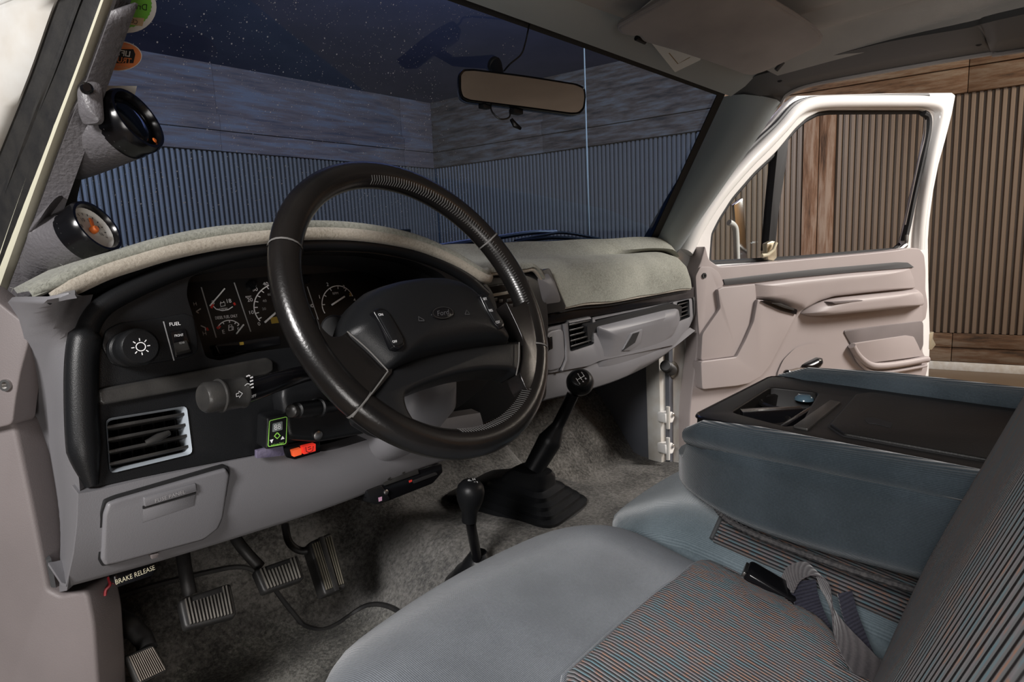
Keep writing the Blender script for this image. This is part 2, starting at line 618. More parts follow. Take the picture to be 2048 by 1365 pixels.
def fabric_mat(name, col, dark, spacing, direction='X'):
    """velour with a fine rib"""
    m, nt, b = newmat(name)
    tc = N(nt, 'ShaderNodeTexCoord')
    wv = N(nt, 'ShaderNodeTexWave', wave_type='BANDS', bands_direction=direction)
    wv.inputs['Scale'].default_value = 0.314 / spacing
    wv.inputs['Distortion'].default_value = 0.6
    wv.inputs['Detail'].default_value = 1
    nt.links.new(tc.outputs['Object'], wv.inputs['Vector'])
    n2 = N(nt, 'ShaderNodeTexNoise')
    n2.inputs['Scale'].default_value = 9
    n2.inputs['Detail'].default_value = 5
    nt.links.new(tc.outputs['Object'], n2.inputs['Vector'])
    n3 = N(nt, 'ShaderNodeTexNoise')
    n3.inputs['Scale'].default_value = 420
    nt.links.new(tc.outputs['Object'], n3.inputs['Vector'])
    ma = N(nt, 'ShaderNodeMath', operation='MULTIPLY_ADD')
    ma.inputs[1].default_value = 0.22
    nt.links.new(wv.outputs['Fac'], ma.inputs[0])
    nt.links.new(n2.outputs['Fac'], ma.inputs[2])
    mb = N(nt, 'ShaderNodeMath', operation='MULTIPLY_ADD')
    mb.inputs[1].default_value = 0.3
    nt.links.new(n3.outputs['Fac'], mb.inputs[0])
    nt.links.new(ma.outputs[0], mb.inputs[2])
    rp = N(nt, 'ShaderNodeValToRGB')
    e = rp.color_ramp.elements
    e[0].position, e[0].color = 0.55, (*dark, 1)
    e[1].position, e[1].color = 0.95, (*col, 1)
    nt.links.new(mb.outputs[0], rp.inputs['Fac'])
    nt.links.new(rp.outputs['Color'], b.inputs['Base Color'])
    b.inputs['Roughness'].default_value = 0.9
    b.inputs['Specular IOR Level'].default_value = 0.15
    b.inputs['Sheen Weight'].default_value = 0.35
    b.inputs['Sheen Roughness'].default_value = 0.4
    bp = N(nt, 'ShaderNodeBump')
    bp.inputs['Strength'].default_value = 0.5
    bp.inputs['Distance'].default_value = 0.0012
    nt.links.new(wv.outputs['Fac'], bp.inputs['Height'])
    nt.links.new(bp.outputs['Normal'], b.inputs['Normal'])
    return m
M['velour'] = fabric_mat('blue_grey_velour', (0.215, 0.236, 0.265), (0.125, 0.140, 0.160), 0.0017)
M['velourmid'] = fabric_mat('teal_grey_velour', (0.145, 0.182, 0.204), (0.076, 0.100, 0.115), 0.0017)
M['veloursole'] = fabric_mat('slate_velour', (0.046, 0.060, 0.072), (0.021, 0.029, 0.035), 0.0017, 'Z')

def stripe_mat(name, spacing, direction='X', base=(0.012, 0.012, 0.014), gain=1.0, dist=0.0):
    """woven insert: narrow ribs whose thread changes between teal, rust, violet and grey"""
    m, nt, b = newmat(name)
    tc = N(nt, 'ShaderNodeTexCoord')
    wv = N(nt, 'ShaderNodeTexWave', wave_type='BANDS', bands_direction=direction)
    wv.inputs['Scale'].default_value = 0.314 / spacing
    wv.inputs['Distortion'].default_value = dist
    nt.links.new(tc.outputs['Object'], wv.inputs['Vector'])
    mp = N(nt, 'ShaderNodeMapping')
    k = 1 / spacing
    mp.inputs['Scale'].default_value = {'X': (k * 0.55, 62, 62), 'Y': (62, k * 0.55, 62), 'Z': (62, 62, k * 0.55)}[direction]
    nt.links.new(tc.outputs['Object'], mp.inputs['Vector'])
    n1 = N(nt, 'ShaderNodeTexNoise')
    n1.inputs['Scale'].default_value = 1.0
    n1.inputs['Detail'].default_value = 1
    nt.links.new(mp.outputs['Vector'], n1.inputs['Vector'])
    rp = N(nt, 'ShaderNodeValToRGB')
    rp.color_ramp.interpolation = 'LINEAR'
    e = rp.color_ramp.elements
    cols = [(0.30, (0.09, 0.15, 0.175)), (0.42, (0.115, 0.15, 0.165)), (0.46, (0.15, 0.145, 0.15)), (0.54, (0.15, 0.13, 0.14)), (0.60, (0.23, 0.125, 0.085)), (0.68, (0.15, 0.15, 0.155))]
    e[0].position, e[0].color = cols[0][0], (*[x * gain for x in cols[0][1]], 1)
    e[1].position, e[1].color = cols[-1][0], (*[x * gain for x in cols[-1][1]], 1)
    for p, cc in cols[1:-1]:
        x = e.new(p)
        x.color = (*[q * gain for q in cc], 1)
    nt.links.new(n1.outputs['Fac'], rp.inputs['Fac'])
    r2 = N(nt, 'ShaderNodeValToRGB')
    r2.color_ramp.elements[0].position = 0.28
    r2.color_ramp.elements[1].position = 0.62
    nt.links.new(wv.outputs['Fac'], r2.inputs['Fac'])
    mx = N(nt, 'ShaderNodeMix', data_type='RGBA')
    mx.inputs[6].default_value = (*base, 1)
    nt.links.new(r2.outputs['Color'], mx.inputs[0])
    nt.links.new(rp.outputs['Color'], mx.inputs[7])
    nt.links.new(mx.outputs[2], b.inputs['Base Color'])
    b.inputs['Roughness'].default_value = 0.92
    b.inputs['Specular IOR Level'].default_value = 0.1
    b.inputs['Sheen Weight'].default_value = 0.2
    bp = N(nt, 'ShaderNodeBump')
    bp.inputs['Strength'].default_value = 0.6
    bp.inputs['Distance'].default_value = 0.002
    nt.links.new(wv.outputs['Fac'], bp.inputs['Height'])
    nt.links.new(bp.outputs['Normal'], b.inputs['Normal'])
    return m
M['insert'] = stripe_mat('striped_insert', 0.0040, 'X', gain=1.9, base=(0.022, 0.022, 0.025))
M['insertback'] = stripe_mat('striped_backrest', 0.0048, 'X', (0.12, 0.12, 0.123), 1.0)
M['webbing'] = fabric_mat('grey_seat_belt_webbing', (0.14, 0.125, 0.13), (0.06, 0.055, 0.06), 0.002, 'Z')
M['darkweb'] = fabric_mat('dark_blue_webbing', (0.04, 0.04, 0.06), (0.012, 0.012, 0.02), 0.002, 'Z')

def glass_mat(name, tint, dust=0.0, refl=1.0):
    m = bpy.data.materials.new(name)
    m.use_nodes = True
    nt = m.node_tree
    nt.nodes.clear()
    out = N(nt, 'ShaderNodeOutputMaterial')
    tr = N(nt, 'ShaderNodeBsdfTransparent')
    tr.inputs[0].default_value = (*tint, 1)
    gl = N(nt, 'ShaderNodeBsdfGlossy')
    gl.inputs['Roughness'].default_value = 0.01
    gl.inputs['Color'].default_value = (0.55 * refl, 0.75 * refl, 1.0 * refl, 1)
    fr = N(nt, 'ShaderNodeFresnel')
    fr.inputs['IOR'].default_value = 1.5
    mx = N(nt, 'ShaderNodeMixShader')
    nt.links.new(fr.outputs[0], mx.inputs[0])
    nt.links.new(tr.outputs[0], mx.inputs[1])
    nt.links.new(gl.outputs[0], mx.inputs[2])
    last = mx
    if dust:
        tc = N(nt, 'ShaderNodeTexCoord')
        facs = []
        for sc, th in ((120, 0.13), (300, 0.16)):
            vo = N(nt, 'ShaderNodeTexVoronoi')
            vo.inputs['Scale'].default_value = sc
            nt.links.new(tc.outputs['Object'], vo.inputs['Vector'])
            lt = N(nt, 'ShaderNodeMath', operation='LESS_THAN')
            lt.inputs[1].default_value = th
            nt.links.new(vo.outputs['Distance'], lt.inputs[0])
            sep = N(nt, 'ShaderNodeSeparateColor')
            nt.links.new(vo.outputs['Color'], sep.inputs[0])
            g = N(nt, 'ShaderNodeMath', operation='GREATER_THAN')
            g.inputs[1].default_value = 0.62
            nt.links.new(sep.outputs[0], g.inputs[0])
            mu = N(nt, 'ShaderNodeMath', operation='MULTIPLY')
            nt.links.new(lt.outputs[0], mu.inputs[0])
            nt.links.new(g.outputs[0], mu.inputs[1])
            facs.append(mu)
        mxm = N(nt, 'ShaderNodeMath', operation='MAXIMUM')
        nt.links.new(facs[0].outputs[0], mxm.inputs[0])
        nt.links.new(facs[1].outputs[0], mxm.inputs[1])
        # dusty on the driver's side, clean towards the passenger
        nz = N(nt, 'ShaderNodeTexNoise')
        nz.inputs['Scale'].default_value = 7
        nt.links.new(tc.outputs['Object'], nz.inputs['Vector'])
        sx = N(nt, 'ShaderNodeSeparateXYZ')
        nt.links.new(tc.outputs['Object'], sx.inputs[0])
        mr = N(nt, 'ShaderNodeMapRange')
        mr.inputs[1].default_value = -0.35
        mr.inputs[2].default_value = 0.45
        mr.inputs[3].default_value = 1.0
        mr.inputs[4].default_value = 0.0
        nt.links.new(sx.outputs[0], mr.inputs[0])
        m2 = N(nt, 'ShaderNodeMath', operation='MULTIPLY')
        nt.links.new(nz.outputs['Fac'], m2.inputs[0])
        nt.links.new(mr.outputs[0], m2.inputs[1])
        gg = N(nt, 'ShaderNodeMath', operation='GREATER_THAN')
        gg.inputs[1].default_value = 0.30
        nt.links.new(m2.outputs[0], gg.inputs[0])
        m3 = N(nt, 'ShaderNodeMath', operation='MULTIPLY')
        nt.links.new(mxm.outputs[0], m3.inputs[0])
        nt.links.new(gg.outputs[0], m3.inputs[1])
        m4 = N(nt, 'ShaderNodeMath', operation='MULTIPLY')
        m4.inputs[1].default_value = dust
        nt.links.new(m3.outputs[0], m4.inputs[0])
        df = N(nt, 'ShaderNodeBsdfDiffuse')
        df.inputs[0].default_value = (0.75, 0.78, 0.85, 1)
        tl = N(nt, 'ShaderNodeBsdfTranslucent')
        tl.inputs[0].default_value = (0.75, 0.78, 0.85, 1)
        ad = N(nt, 'ShaderNodeMixShader')
        nt.links.new(df.outputs[0], ad.inputs[1])
        nt.links.new(tl.outputs[0], ad.inputs[2])
        mx2 = N(nt, 'ShaderNodeMixShader')
        nt.links.new(m4.outputs[0], mx2.inputs[0])
        nt.links.new(mx.outputs[0], mx2.inputs[1])
        nt.links.new(ad.outputs[0], mx2.inputs[2])
        last = mx2
    nt.links.new(last.outputs[0], out.inputs[0])
    return m
M['windshield'] = glass_mat('blue_tinted_glass', (0.20, 0.32, 0.58), 0.8)
M['ventglass'] = glass_mat('clear_glass', (0.78, 0.82, 0.80))
M['mirror'] = mat('mirror_silver', (0.62, 0.55, 0.48), 0.03, 1.0)
# ================================================================== the garage around the truck
RWa, RWb = Vector((7.85, 0.78, 0)), Vector((6.85, 8.62, 0))
RW = Pl(RWb, RWa - RWb, (0, 0, 1))            # right wall: a runs from the corner towards the rear
FW = Pl((6.85, 8.65, 0), (1, 0.0, 0), (0, 0, 1))   # front wall: a negative to the left
RIBZ0, RIBZ1 = 0.43, 3.08

def ribs(pl, a0, a1, z0, z1, pitch=0.068, deep=0.052):
    lo, hi = [], []
    a = a0
    while a < a1 - pitch * 0.5:
        for da, c in ((0.0, -deep), (0.30, -deep), (0.34, -0.006), (0.42, 0.0), (0.84, 0.0), (0.95, -0.008)):
            lo.append(pl.pt(a + da * pitch, z0, c))
            hi.append(pl.pt(a + da * pitch, z1, c))
        a += pitch
    return sheet([lo, hi])

fl = struct(obj('floor', box((0.5, 1.5, -0.05), (16, 16, 0.1), 0), M['concrete'], smooth=None), 'brown stained concrete garage floor')
ce = struct(obj('ceiling', box((0.5, 1.5, 4.25), (16, 16, 0.1), 0), M['darkroof'], smooth=None), 'dark garage roof')

def garage_wall(name, pl, a0, a1, posts, woodm, label):
    w_ = struct(obj(name, slab(pl, [(a0, 0), (a1, 0), (a1, 4.2), (a0, 4.2)], -0.16, -0.06, 0), M['gap'], smooth=None), label)
    edges = [a0] + [e for p in posts for e in p] + [a1]
    for i in range(0, len(edges), 2):
        obj('corrugated_panel', ribs(pl, edges[i], edges[i + 1], RIBZ0, RIBZ1), M['corrugated'], w_, 30)
    for p in posts:
        mid = (p[0] + p[1]) / 2
        wd = p[1] - p[0]
        obj('timber_post', slab(pl, [(p[0], 0), (mid - 0.004, 0), (mid - 0.004, RIBZ1 + .02), (p[0], RIBZ1 + .02)], -0.06, 0.07, 0.006), M['woodv'], w_)
        obj('timber_post', slab(pl, [(mid + 0.004, 0), (p[1], 0), (p[1], RIBZ1 + .02), (mid + 0.004, RIBZ1 + .02)], -0.06, 0.055, 0.006), M['woodv'], w_)
    # horizontal boards above and below the steel
    for z0, z1, c in ((RIBZ1, RIBZ1 + 0.26, 0.05), (RIBZ1 + 0.265, RIBZ1 + 0.47, 0.08), (RIBZ1 + 0.475, 4.2, 0.02),
                      (0.27, RIBZ0 - 0.005, 0.05), (0.1, 0.265, 0.035)):
        a = a0
        k = 0
        while a < a1 - 0.01:
            e = min(a1, a + (3.1 if k % 2 else 2.3))
            obj('timber_board', slab(pl, [(a + .003, z0), (e - .003, z0), (e - .003, z1), (a + .003, z1)], -0.05, c + 0.006 * (k % 3), 0.005), woodm, w_)
            a = e
            k += 1
    obj('base_curb', slab(pl, [(a0, 0), (a1, 0), (a1, 0.095), (a0, 0.095)], -0.06, 0.06, 0.004), M['dirtywhite'], w_)
    return w_
pa0, pa1 = RW.px(1668, 400)[0], RW.px(1606, 400)[0]
pa0, pa1 = min(pa0, pa1), max(pa0, pa1)
garage_wall('wall_right', RW, 0.0, 11.5, [(pa0, pa1)], M['woodh'], 'brown corrugated steel garage wall with weathered timber')
garage_wall('wall_front', FW, -11.5, 0.0, [(-6.9, -6.5)], M['woodx'], 'corrugated steel garage wall ahead of the truck')
struct(obj('wall_rear', box((0.5, -5.2, 2.1), (16, 0.12, 4.2), 0), mat('brown_plank_wall', (0.42, 0.27, 0.15), 0.8, var=(2.5, (0.25, 0.15, 0.08), 0.6)), smooth=None), 'brown garage wall behind the truck')

# ================================================================== the cab shell
XC = 0.04
def glass_pt(s, t, off=0.0):
    hw = 0.735 * (1 - t) + 0.672 * t
    y = (1.02 - 0.105 * s * s) * (1 - t) + (0.77 - 0.098 * s * s) * t
    z = (1.652 - 0.02 * s * s) * (1 - t) + (2.066 - 0.053 * s * s) * t
    return Vector((XC + s * hw, y - 0.84 * off, z - 0.52 * off))
rows = []
for j in range(9):
    rows.append([glass_pt(-1.0 + 2.0 * i / 24, -0.04 + 1.07 * j / 8) for i in range(25)])
struct(obj('window_1', sheet(rows), M['windshield'], toward=(0, 0, 1.6)), 'blue tinted windshield flecked with dust')
# black gasket along the edge of the glass
gk = [glass_pt(-1.0, t, 0.006) for t in [i / 10 for i in range(11)]] + [glass_pt(-1.0 + 1.985 * i / 24, 1.0, 0.006) for i in range(1, 25)] + [glass_pt(0.985, 1 - i / 10, 0.006) for i in range(1, 11)]
gk_in = [glass_pt(-.978, t * 0.965, 0.004) for t in [i / 10 for i in range(11)]] + [glass_pt(-.978 + 1.933 * i / 24, 0.955, 0.004) for i in range(1, 25)] + [glass_pt(0.955, (1 - i / 10) * 0.965, 0.004) for i in range(1, 11)]
struct(obj('trim_1', sheet([gk, gk_in], 0.003), M['matteblack']), 'black rubber edge of the windshield')
# header above the windshield, blue grey
h0 = [glass_pt(-.99 + 1.97 * i / 24, 1.0, 0.008) for i in range(25)]
h1 = [p + Vector((0, -0.012, -0.016)) for p in h0]
h2 = [p + Vector((0, -0.045, 0.000)) for p in h0]
h3 = [p + Vector((0, -0.075, 0.024)) for p in h0]
h4 = [p + Vector((0, -0.078, 0.04)) for p in h0]
struct(obj('trim_2', sheet([h0, h1, h2, h3, h4], 0.004), M['pillar']), 'blue grey header trim above the windshield')
# right A-pillar trim and roof rail as one lofted strip
inn = [at(1298, 500, X=.765), at(1350, 410, X=.755), at(1405, 320, X=.745), at(1445, 240, X=.735), at(1465, 190, X=.72)]
out_ = [at(1340, 525, X=.815), at(1398, 440, X=.815), at(1455, 358, X=.81), at(1515, 272, X=.80), at(1560, 205, X=.80)]
inn = spline(inn, 5)
out_ = spline(out_, 5)
mids = [(a + b) / 2 + Vector((-0.012, -0.022, 0)) for a, b in zip(inn, out_)]
q1 = [a * .75 + m * .25 + Vector((-.006, -.012, 0)) for a, m in zip(inn, mids)]
q3 = [b * .6 + m * .4 + Vector((-.004, -.008, 0)) for b, m in zip(out_, mids)]
bk = [p + Vector((0.0, 0.04, 0)) for p in inn]
bo = [p + Vector((0.015, 0.05, 0)) for p in out_]
struct(obj('trim_3', sheet([bk, inn, q1, mids, q3, out_, bo], 0.003), M['pillar'], smooth=60), 'blue grey pillar trim beside the windshield, passenger side')
up_ = spline([at(1465, 190, X=.72), at(1500, 158, X=.70), at(1552, 141, X=.685), at(1655, 114, X=.67), at(1780, 83, X=.66), at(1945, 54, X=.655), at(2060, 26, X=.65), Vector((.65, -.5, 2.02))], 5)
lo_ = spline([at(1560, 205, X=.80), at(1573, 185, X=.80), at(1614, 167, X=.80), at(1697, 150, X=.80), at(1821, 128, X=.80), at(1982, 101, X=.80), at(2060, 92, X=.80), Vector((.80, -.5, 1.985))], 5)
mi_ = [a * .45 + b * .55 + Vector((-.018, 0, -.006)) for a, b in zip(up_, lo_)]
ou_ = [p + Vector((.02, .0, .03)) for p in lo_]
rail = struct(obj('trim_4', sheet([[p + Vector((.02, 0, .02)) for p in up_], up_, mi_, lo_, ou_], 0.003), M['rail'], smooth=60), 'dark grey roof rail above the passenger door')
for x, y in ((1560, 158), (1958, 84)):
    p = at(x, y, X=.725)
    obj('screw', lathe([(0.007, -0.008), (0.007, 0.004), (0.004, 0.006)], p, (-.8, -.1, -.4), 14), M['matteblack'], rail)
# joint across the rail
j0 = at(1982, 45, X=.672)
obj('joint', tube([at(1983, 46, X=.66), at(1982, 72, X=.715), at(1983, 100, X=.795)], 0.0022, 8), M['matteblack'], rail)
# light edge of the door seal below the rail
struct(obj('trim_5', tube([p + Vector((.004, 0, -.004)) for p in lo_] , 0.006, 8), M['visor']), 'grey door seal along the passenger door opening')
# headliner
def hl(x, y):
    s = (x - XC) / 0.66
    z = 2.108 - 0.035 * s * s - 0.02 * abs(s) ** 6 - 0.028 * max(0, (y - 0.35) / 0.35) ** 2
    # slack folds of cloth running back from the passenger visor
    f = max(0, 1 - ((x - 0.55) / 0.20) ** 2) * max(0, 1 - ((y - 0.28) / 0.34) ** 2)
    z += 0.010 * f * math.sin((x * 1.0 - y * 0.12) * 70) - 0.006 * f
    z -= 0.05 * max(0, (x - .60) / .1) ** 2
    return z
rows = []
for j in range(41):
    r_ = []
    for i in range(61):
        x = XC - 0.67 + 1.31 * i / 60
        s = (x - XC) / .67
        y0 = .70 - .10 * s * s - .10 * max(0, abs(s) - .85) / .15
        y = y0 - (y0 + .6) * j / 40
        r_.append(Vector((x, y, hl(x, y))))
    rows.append(r_)
struct(obj('trim_6', sheet(rows, 0.004), M['headliner'], smooth=80), 'grey brown cloth headliner with slack folds')
# outer roof skin
rows = []
for j in range(13):
    y = 0.76 - 1.5 * j / 12
    rows.append([Vector((XC - 0.78 + 1.56 * i / 16, y, 2.155 - 0.05 * ((i - 8) / 8) ** 2 - 0.06 * max(0, (y - .5) / .26) ** 2)) for i in range(17)])
struct(obj('trim_7', sheet(rows, 0.01), M['white'], smooth=80), 'white roof skin of the truck cab')

# ---- driver side A-pillar: painted flange, rubber seal, cream welt, grey trim
PT = Vector((-.612, .645, 2.03))                # where the pillar runs into the roof
def pil_line(pts, off, top):
    """line along the pillar, which leans inwards as it rises"""
    return spline([PT + Vector(top)] + [at(x, y, X=-.628 - .074 * y / 610 + off) for x, y in pts], 5)
e_a = pil_line([(249, -60), (247, 0), (197, 145), (150, 300), (95, 470), (52, 610)], 0, (0, .02, 0))          # inner edge of the grey trim
e_b = pil_line([(246, -60), (226, 0), (172, 150), (113, 310), (55, 470), (8, 600)], -.026, (-.026, 0, 0))     # grey / cream
e_c = pil_line([(222, -60), (200, 0), (146, 150), (86, 310), (28, 470), (-18, 600)], -.036, (-.036, .01, 0))   # cream / black
e_d = pil_line([(158, -60), (124, 0), (70, 150), (5, 310), (-60, 470), (-112, 600)], -.055, (-.06, .04, 0))    # black / white
e_e = [p + Vector((-.045, .075, 0)) for p in e_d]
mid = [(a + b) / 2 + Vector((.004, -.016, 0)) for a, b in zip(e_a, e_b)]
struct(obj('trim_8', sheet([[p + Vector((.0, .05, 0)) for p in e_a], e_a, mid, e_b], 0.003), M['pod'], smooth=70), 'grained grey pillar trim, driver side')
cm = [(a + b) / 2 + Vector((-.004, -.010, 0)) for a, b in zip(e_b, e_c)]
ca = [p + Vector((0, .012, 0)) for p in e_b]
struct(obj('trim_9', sheet([ca, e_b, cm, e_c, [p + Vector((-.004, .02, 0)) for p in e_c]], 0.002), M['cream'], smooth=70), 'cream welt along the driver door opening')
def lerp(a, b, t):
    return [p * (1 - t) + q * t for p, q in zip(a, b)]
sl = []
for t, b in ((0, .012), (.08, -.006), (.30, -.012), (.42, -.002), (.5, .012), (.56, 0), (.68, -.012), (.9, -.008), (1, .01)):
    sl.append([p + Vector((-.3 * b, b, 0)) for p in lerp(e_c, e_d, t)])
struct(obj('trim_10', sheet(sl, 0.002), M['rubber'], smooth=70), 'black rubber door seal, driver side')
sl = []
for t, b in ((0, .012), (.1, -.004), (.35, -.014), (.6, -.006), (1, .03)):
    sl.append([p + Vector((0, b, 0)) for p in lerp(e_d, e_e, t)])
struct(obj('trim_11', sheet(sl, 0.003), M['dirtywhite'], smooth=70), 'white painted pillar beside the driver door opening')

# ---- lower driver side: pillar foot and kick panel
# roof rail over the driver door, cowl side and hood: the rest of the body round the cab
ru = [Vector((-.60, y, 2.06)) for y in (.60, .4, .2, 0, -.2, -.5)]
rm = [Vector((-.655, y, 2.02)) for y in (.62, .4, .2, 0, -.2, -.5)]
rl_ = [Vector((-.715, y, 2.00)) for y in (.64, .4, .2, 0, -.2, -.5)]
ro = [Vector((-.745, y, 2.06)) for y in (.66, .4, .2, 0, -.2, -.5)]
struct(obj('trim_21', sheet([ru, rm, rl_, ro], .004), M['rail'], smooth=60), 'dark grey roof rail above the driver door')
struct(obj('trim_22', sheet([[Vector((-.83, y, z)) for y in (.90, 1.1, 1.5, 1.9)] for z in (.85, 1.2, 1.5, 1.57)], .012), M['white']), 'white body side ahead of the driver door')
struct(obj('trim_23', sheet([[Vector((XC - .84 + 1.68 * i / 16, y, z - .03 * ((i - 8) / 8) ** 4)) for i in range(17)] for y, z in ((1.24, 1.572), (1.4, 1.575), (1.8, 1.565), (2.2, 1.53), (2.45, 1.46))], .01), M['white'], smooth=60), 'white hood of the truck')
KP = Pl(at(100, 1000, X=-.745), (0.62, -0.78, 0.0), (0.05, 0.04, 1))     # leans across the corner of the door opening
ft = struct(obj('trim_12', slabpx(KP, [(-60, 560), (40, 640), (52, 655), (55, 690), (40, 745), (30, 800), (24, 850), (-60, 870)], -0.03, 0.0, 0.006, 0.2, 3), M['kick']), 'mauve grey foot of the driver side pillar trim')
obj('screw', lathe([(0.006, -0.006), (0.006, 0.002), (0.0035, 0.002), (0.0035, -0.001)], KP.pw(12, 771, 0.001), KP.n, 16), M['steel'], ft)
kk = struct(obj('trim_13', slabpx(KP, [(-80, 830), (26, 840), (40, 905), (62, 1010), (95, 1180), (120, 1192), (172, 1180), (186, 1250), (196, 1400), (200, 1700), (-80, 1700)], -0.06, -0.012, 0.014, 0.25, 3), M['kick']), 'mauve grey kick panel beside the parking brake')
# ================================================================== dashboard
a8 = math.radians(8)
BEZ = Pl((0, 0.72, 1.43), (1, 0, 0), (0, math.sin(a8), math.cos(a8)))      # black instrument surround, n faces the driver
LOW = Pl((0, 0.715, 1.43), (1, 0, 0), (0, -0.13, 1))                        # grey knee panel below it
CLU = Pl((0, 0.815, 1.43), (1, 0, 0), (0, math.sin(a8 * 2), math.cos(a8 * 2)))  # gauge faces deep under the hood
PF = Pl((0, 0.80, 1.50), (1, 0, 0), (0, 0.10, 1))                           # passenger side face
dash = empty('dashboard', (0.02, 0.85, 1.3), 'grey and black truck dashboard with gauges, vents and glovebox', 'dashboard')

# --- upper body under the felt mat: stations along X, rows from the glass to the front lip
hood_px = [(62, 588), (110, 566), (150, 548), (205, 524), (260, 507), (330, 487), (400, 473), (460, 464), (520, 458), (580, 453), (640, 452), (700, 455), (760, 463), (815, 475), (860, 491), (912, 517), (962, 546)]
ST = []
for x, y in hood_px:
    p = at(x, y, Y=0.75)
    X, Z = p.x, p.z
    s = (X - XC) / 0.735
    yb = min(0.99 - 0.105 * s * s, 0.815 + (X + .735) * 1.0)
    k = (Z - 1.615)
    zb = 1.645 if yb > .9 else Z - .003
    ST.append((X, [(yb + (.785 - yb) * t, zb + (Z - .001 - zb) * t) for t in (0, .25, .5, .75, 1)] + [(.76, Z), (.75, Z - .003), (.748, Z - .008)]))
def stc(X, pts):
    s = (X - XC) / 0.735
    d = 0.105 * s * s
    ST.append((X, [(pts[0][0] - d, pts[0][1]), (pts[1][0] - d, pts[1][1])] + list(pts[2:])))
for X in (-.07, -.02, .03, .055):
    stc(X, [(.99, 1.652), (.945, 1.63), (.90, 1.618), (.86, 1.616), (.82, 1.613), (.79, 1.61), (.782, 1.607), (.78, 1.602)])
stc(.085, [(.99, 1.652), (.945, 1.628), (.90, 1.617), (.86, 1.613), (.82, 1.605), (.795, 1.598), (.787, 1.59), (.785, 1.58)])
stc(.115, [(.99, 1.652), (.945, 1.627), (.90, 1.616), (.86, 1.611), (.825, 1.602), (.80, 1.585), (.793, 1.56), (.792, 1.548)])
for X in (.15, .19, .24):
    stc(X, [(.99, 1.652), (.945, 1.627), (.90, 1.615), (.86, 1.611), (.825, 1.601), (.803, 1.582), (.795, 1.55), (.792, 1.52 - .002 * (X > .17))])
for X in (.34, .46, .58, .68):
    stc(X, [(.99, 1.652), (.945, 1.625), (.90, 1.613), (.86, 1.608), (.825, 1.598), (.803, 1.578), (.795, 1.545), (.792, 1.513)])
stc(.745, [(.985, 1.648), (.945, 1.62), (.90, 1.606), (.86, 1.6), (.83, 1.59), (.81, 1.57), (.80, 1.54), (.797, 1.51)])
stc(.775, [(.98, 1.635), (.945, 1.6), (.90, 1.588), (.86, 1.58), (.835, 1.57), (.82, 1.555), (.81, 1.53), (.807, 1.508)])
def dense(st, n=3):
    rows = []
    m = len(st[0][1])
    cols = []
    for k in range(m):
        cols.append(spline([(X, r[k][0], r[k][1]) for X, r in st], n))
    return [[Vector(cols[k][i]) for k in range(m)] for i in range(len(cols[0]))]
SD = dense(ST)
rows = []
for r in SD:
    q = [p + Vector((0, .004, -.010)) for p in r]
    q[0].y += 0.02
    drv = q[0].x < -.085
    f = q[-1]
    if drv:
        q += [Vector((f.x, .765, f.z - .012)), Vector((f.x, .87, f.z - .03)), Vector((f.x, .87, 1.36)), Vector((f.x, .98, 1.36))]
    else:
        q += [Vector((f.x, f.y + .02, f.z - .008)), Vector((f.x, .83, f.z - .02)), Vector((f.x, .87, 1.40)), Vector((f.x, .98, 1.38))]
    rows.append(q)
obj('upper_body', ringloft(rows), M['black'], dash, label='black dash top under the felt cover')

# --- black instrument surround
b_out = [(166, 980), (152, 900), (147, 800), (149, 700), (160, 640), (190, 600), (255, 566), (340, 530), (430, 503), (530, 484), (640, 475), (740, 479), (815, 492), (885, 514), (945, 545), (985, 580), (1000, 640), (985, 760), (900, 830), (780, 856), (560, 900), (330, 945)]
b_in = [(373, 590), (378, 556), (430, 533), (520, 513), (640, 503), (740, 506), (820, 520), (880, 545), (915, 580), (930, 640), (880, 680), (720, 690), (560, 696), (440, 722), (412, 716)]
bo_ = rpoly(BEZ.poly(b_out), 0.3, 3)
bi_ = rpoly(BEZ.poly(b_in), 0.3, 3)
vent_px = [(210, 838), (372, 812), (384, 908), (218, 948)]
vh = rpoly(BEZ.poly(vent_px), 0.1, 3)
obj('instrument_surround', plate(BEZ, bo_, [bi_, vh], -0.03, 0.0, 0.004, 3), M['black'], dash)
# raised rolled edge of the surround: left flank and hood brow
rim = spline([BEZ.pw(x, y, 0.0) for x, y in [(184, 972), (168, 900), (163, 800), (165, 710), (178, 652), (208, 612), (268, 578), (350, 543), (440, 515), (535, 496), (640, 487), (735, 490), (810, 503), (875, 525), (930, 555), (970, 590)]], 5)
nr = len(rim)
obj('surround_brow', tube(rim, [(.006 + .009 * min(1, i / 5)) if i < nr * .25 else 0.0105 for i in range(nr)], 14), M['black'], dash)
# walls of the gauge well
ctr = (sum(p[0] for p in bi_) / len(bi_), sum(p[1] for p in bi_) / len(bi_))
obj('gauge_well', sheet([[BEZ.pt(a, b, -.028) for a, b in bi_ + bi_[:1]], [BEZ.pt(a, b, -.13) for a, b in bi_ + bi_[:1]]]), M['matteblack'], dash)
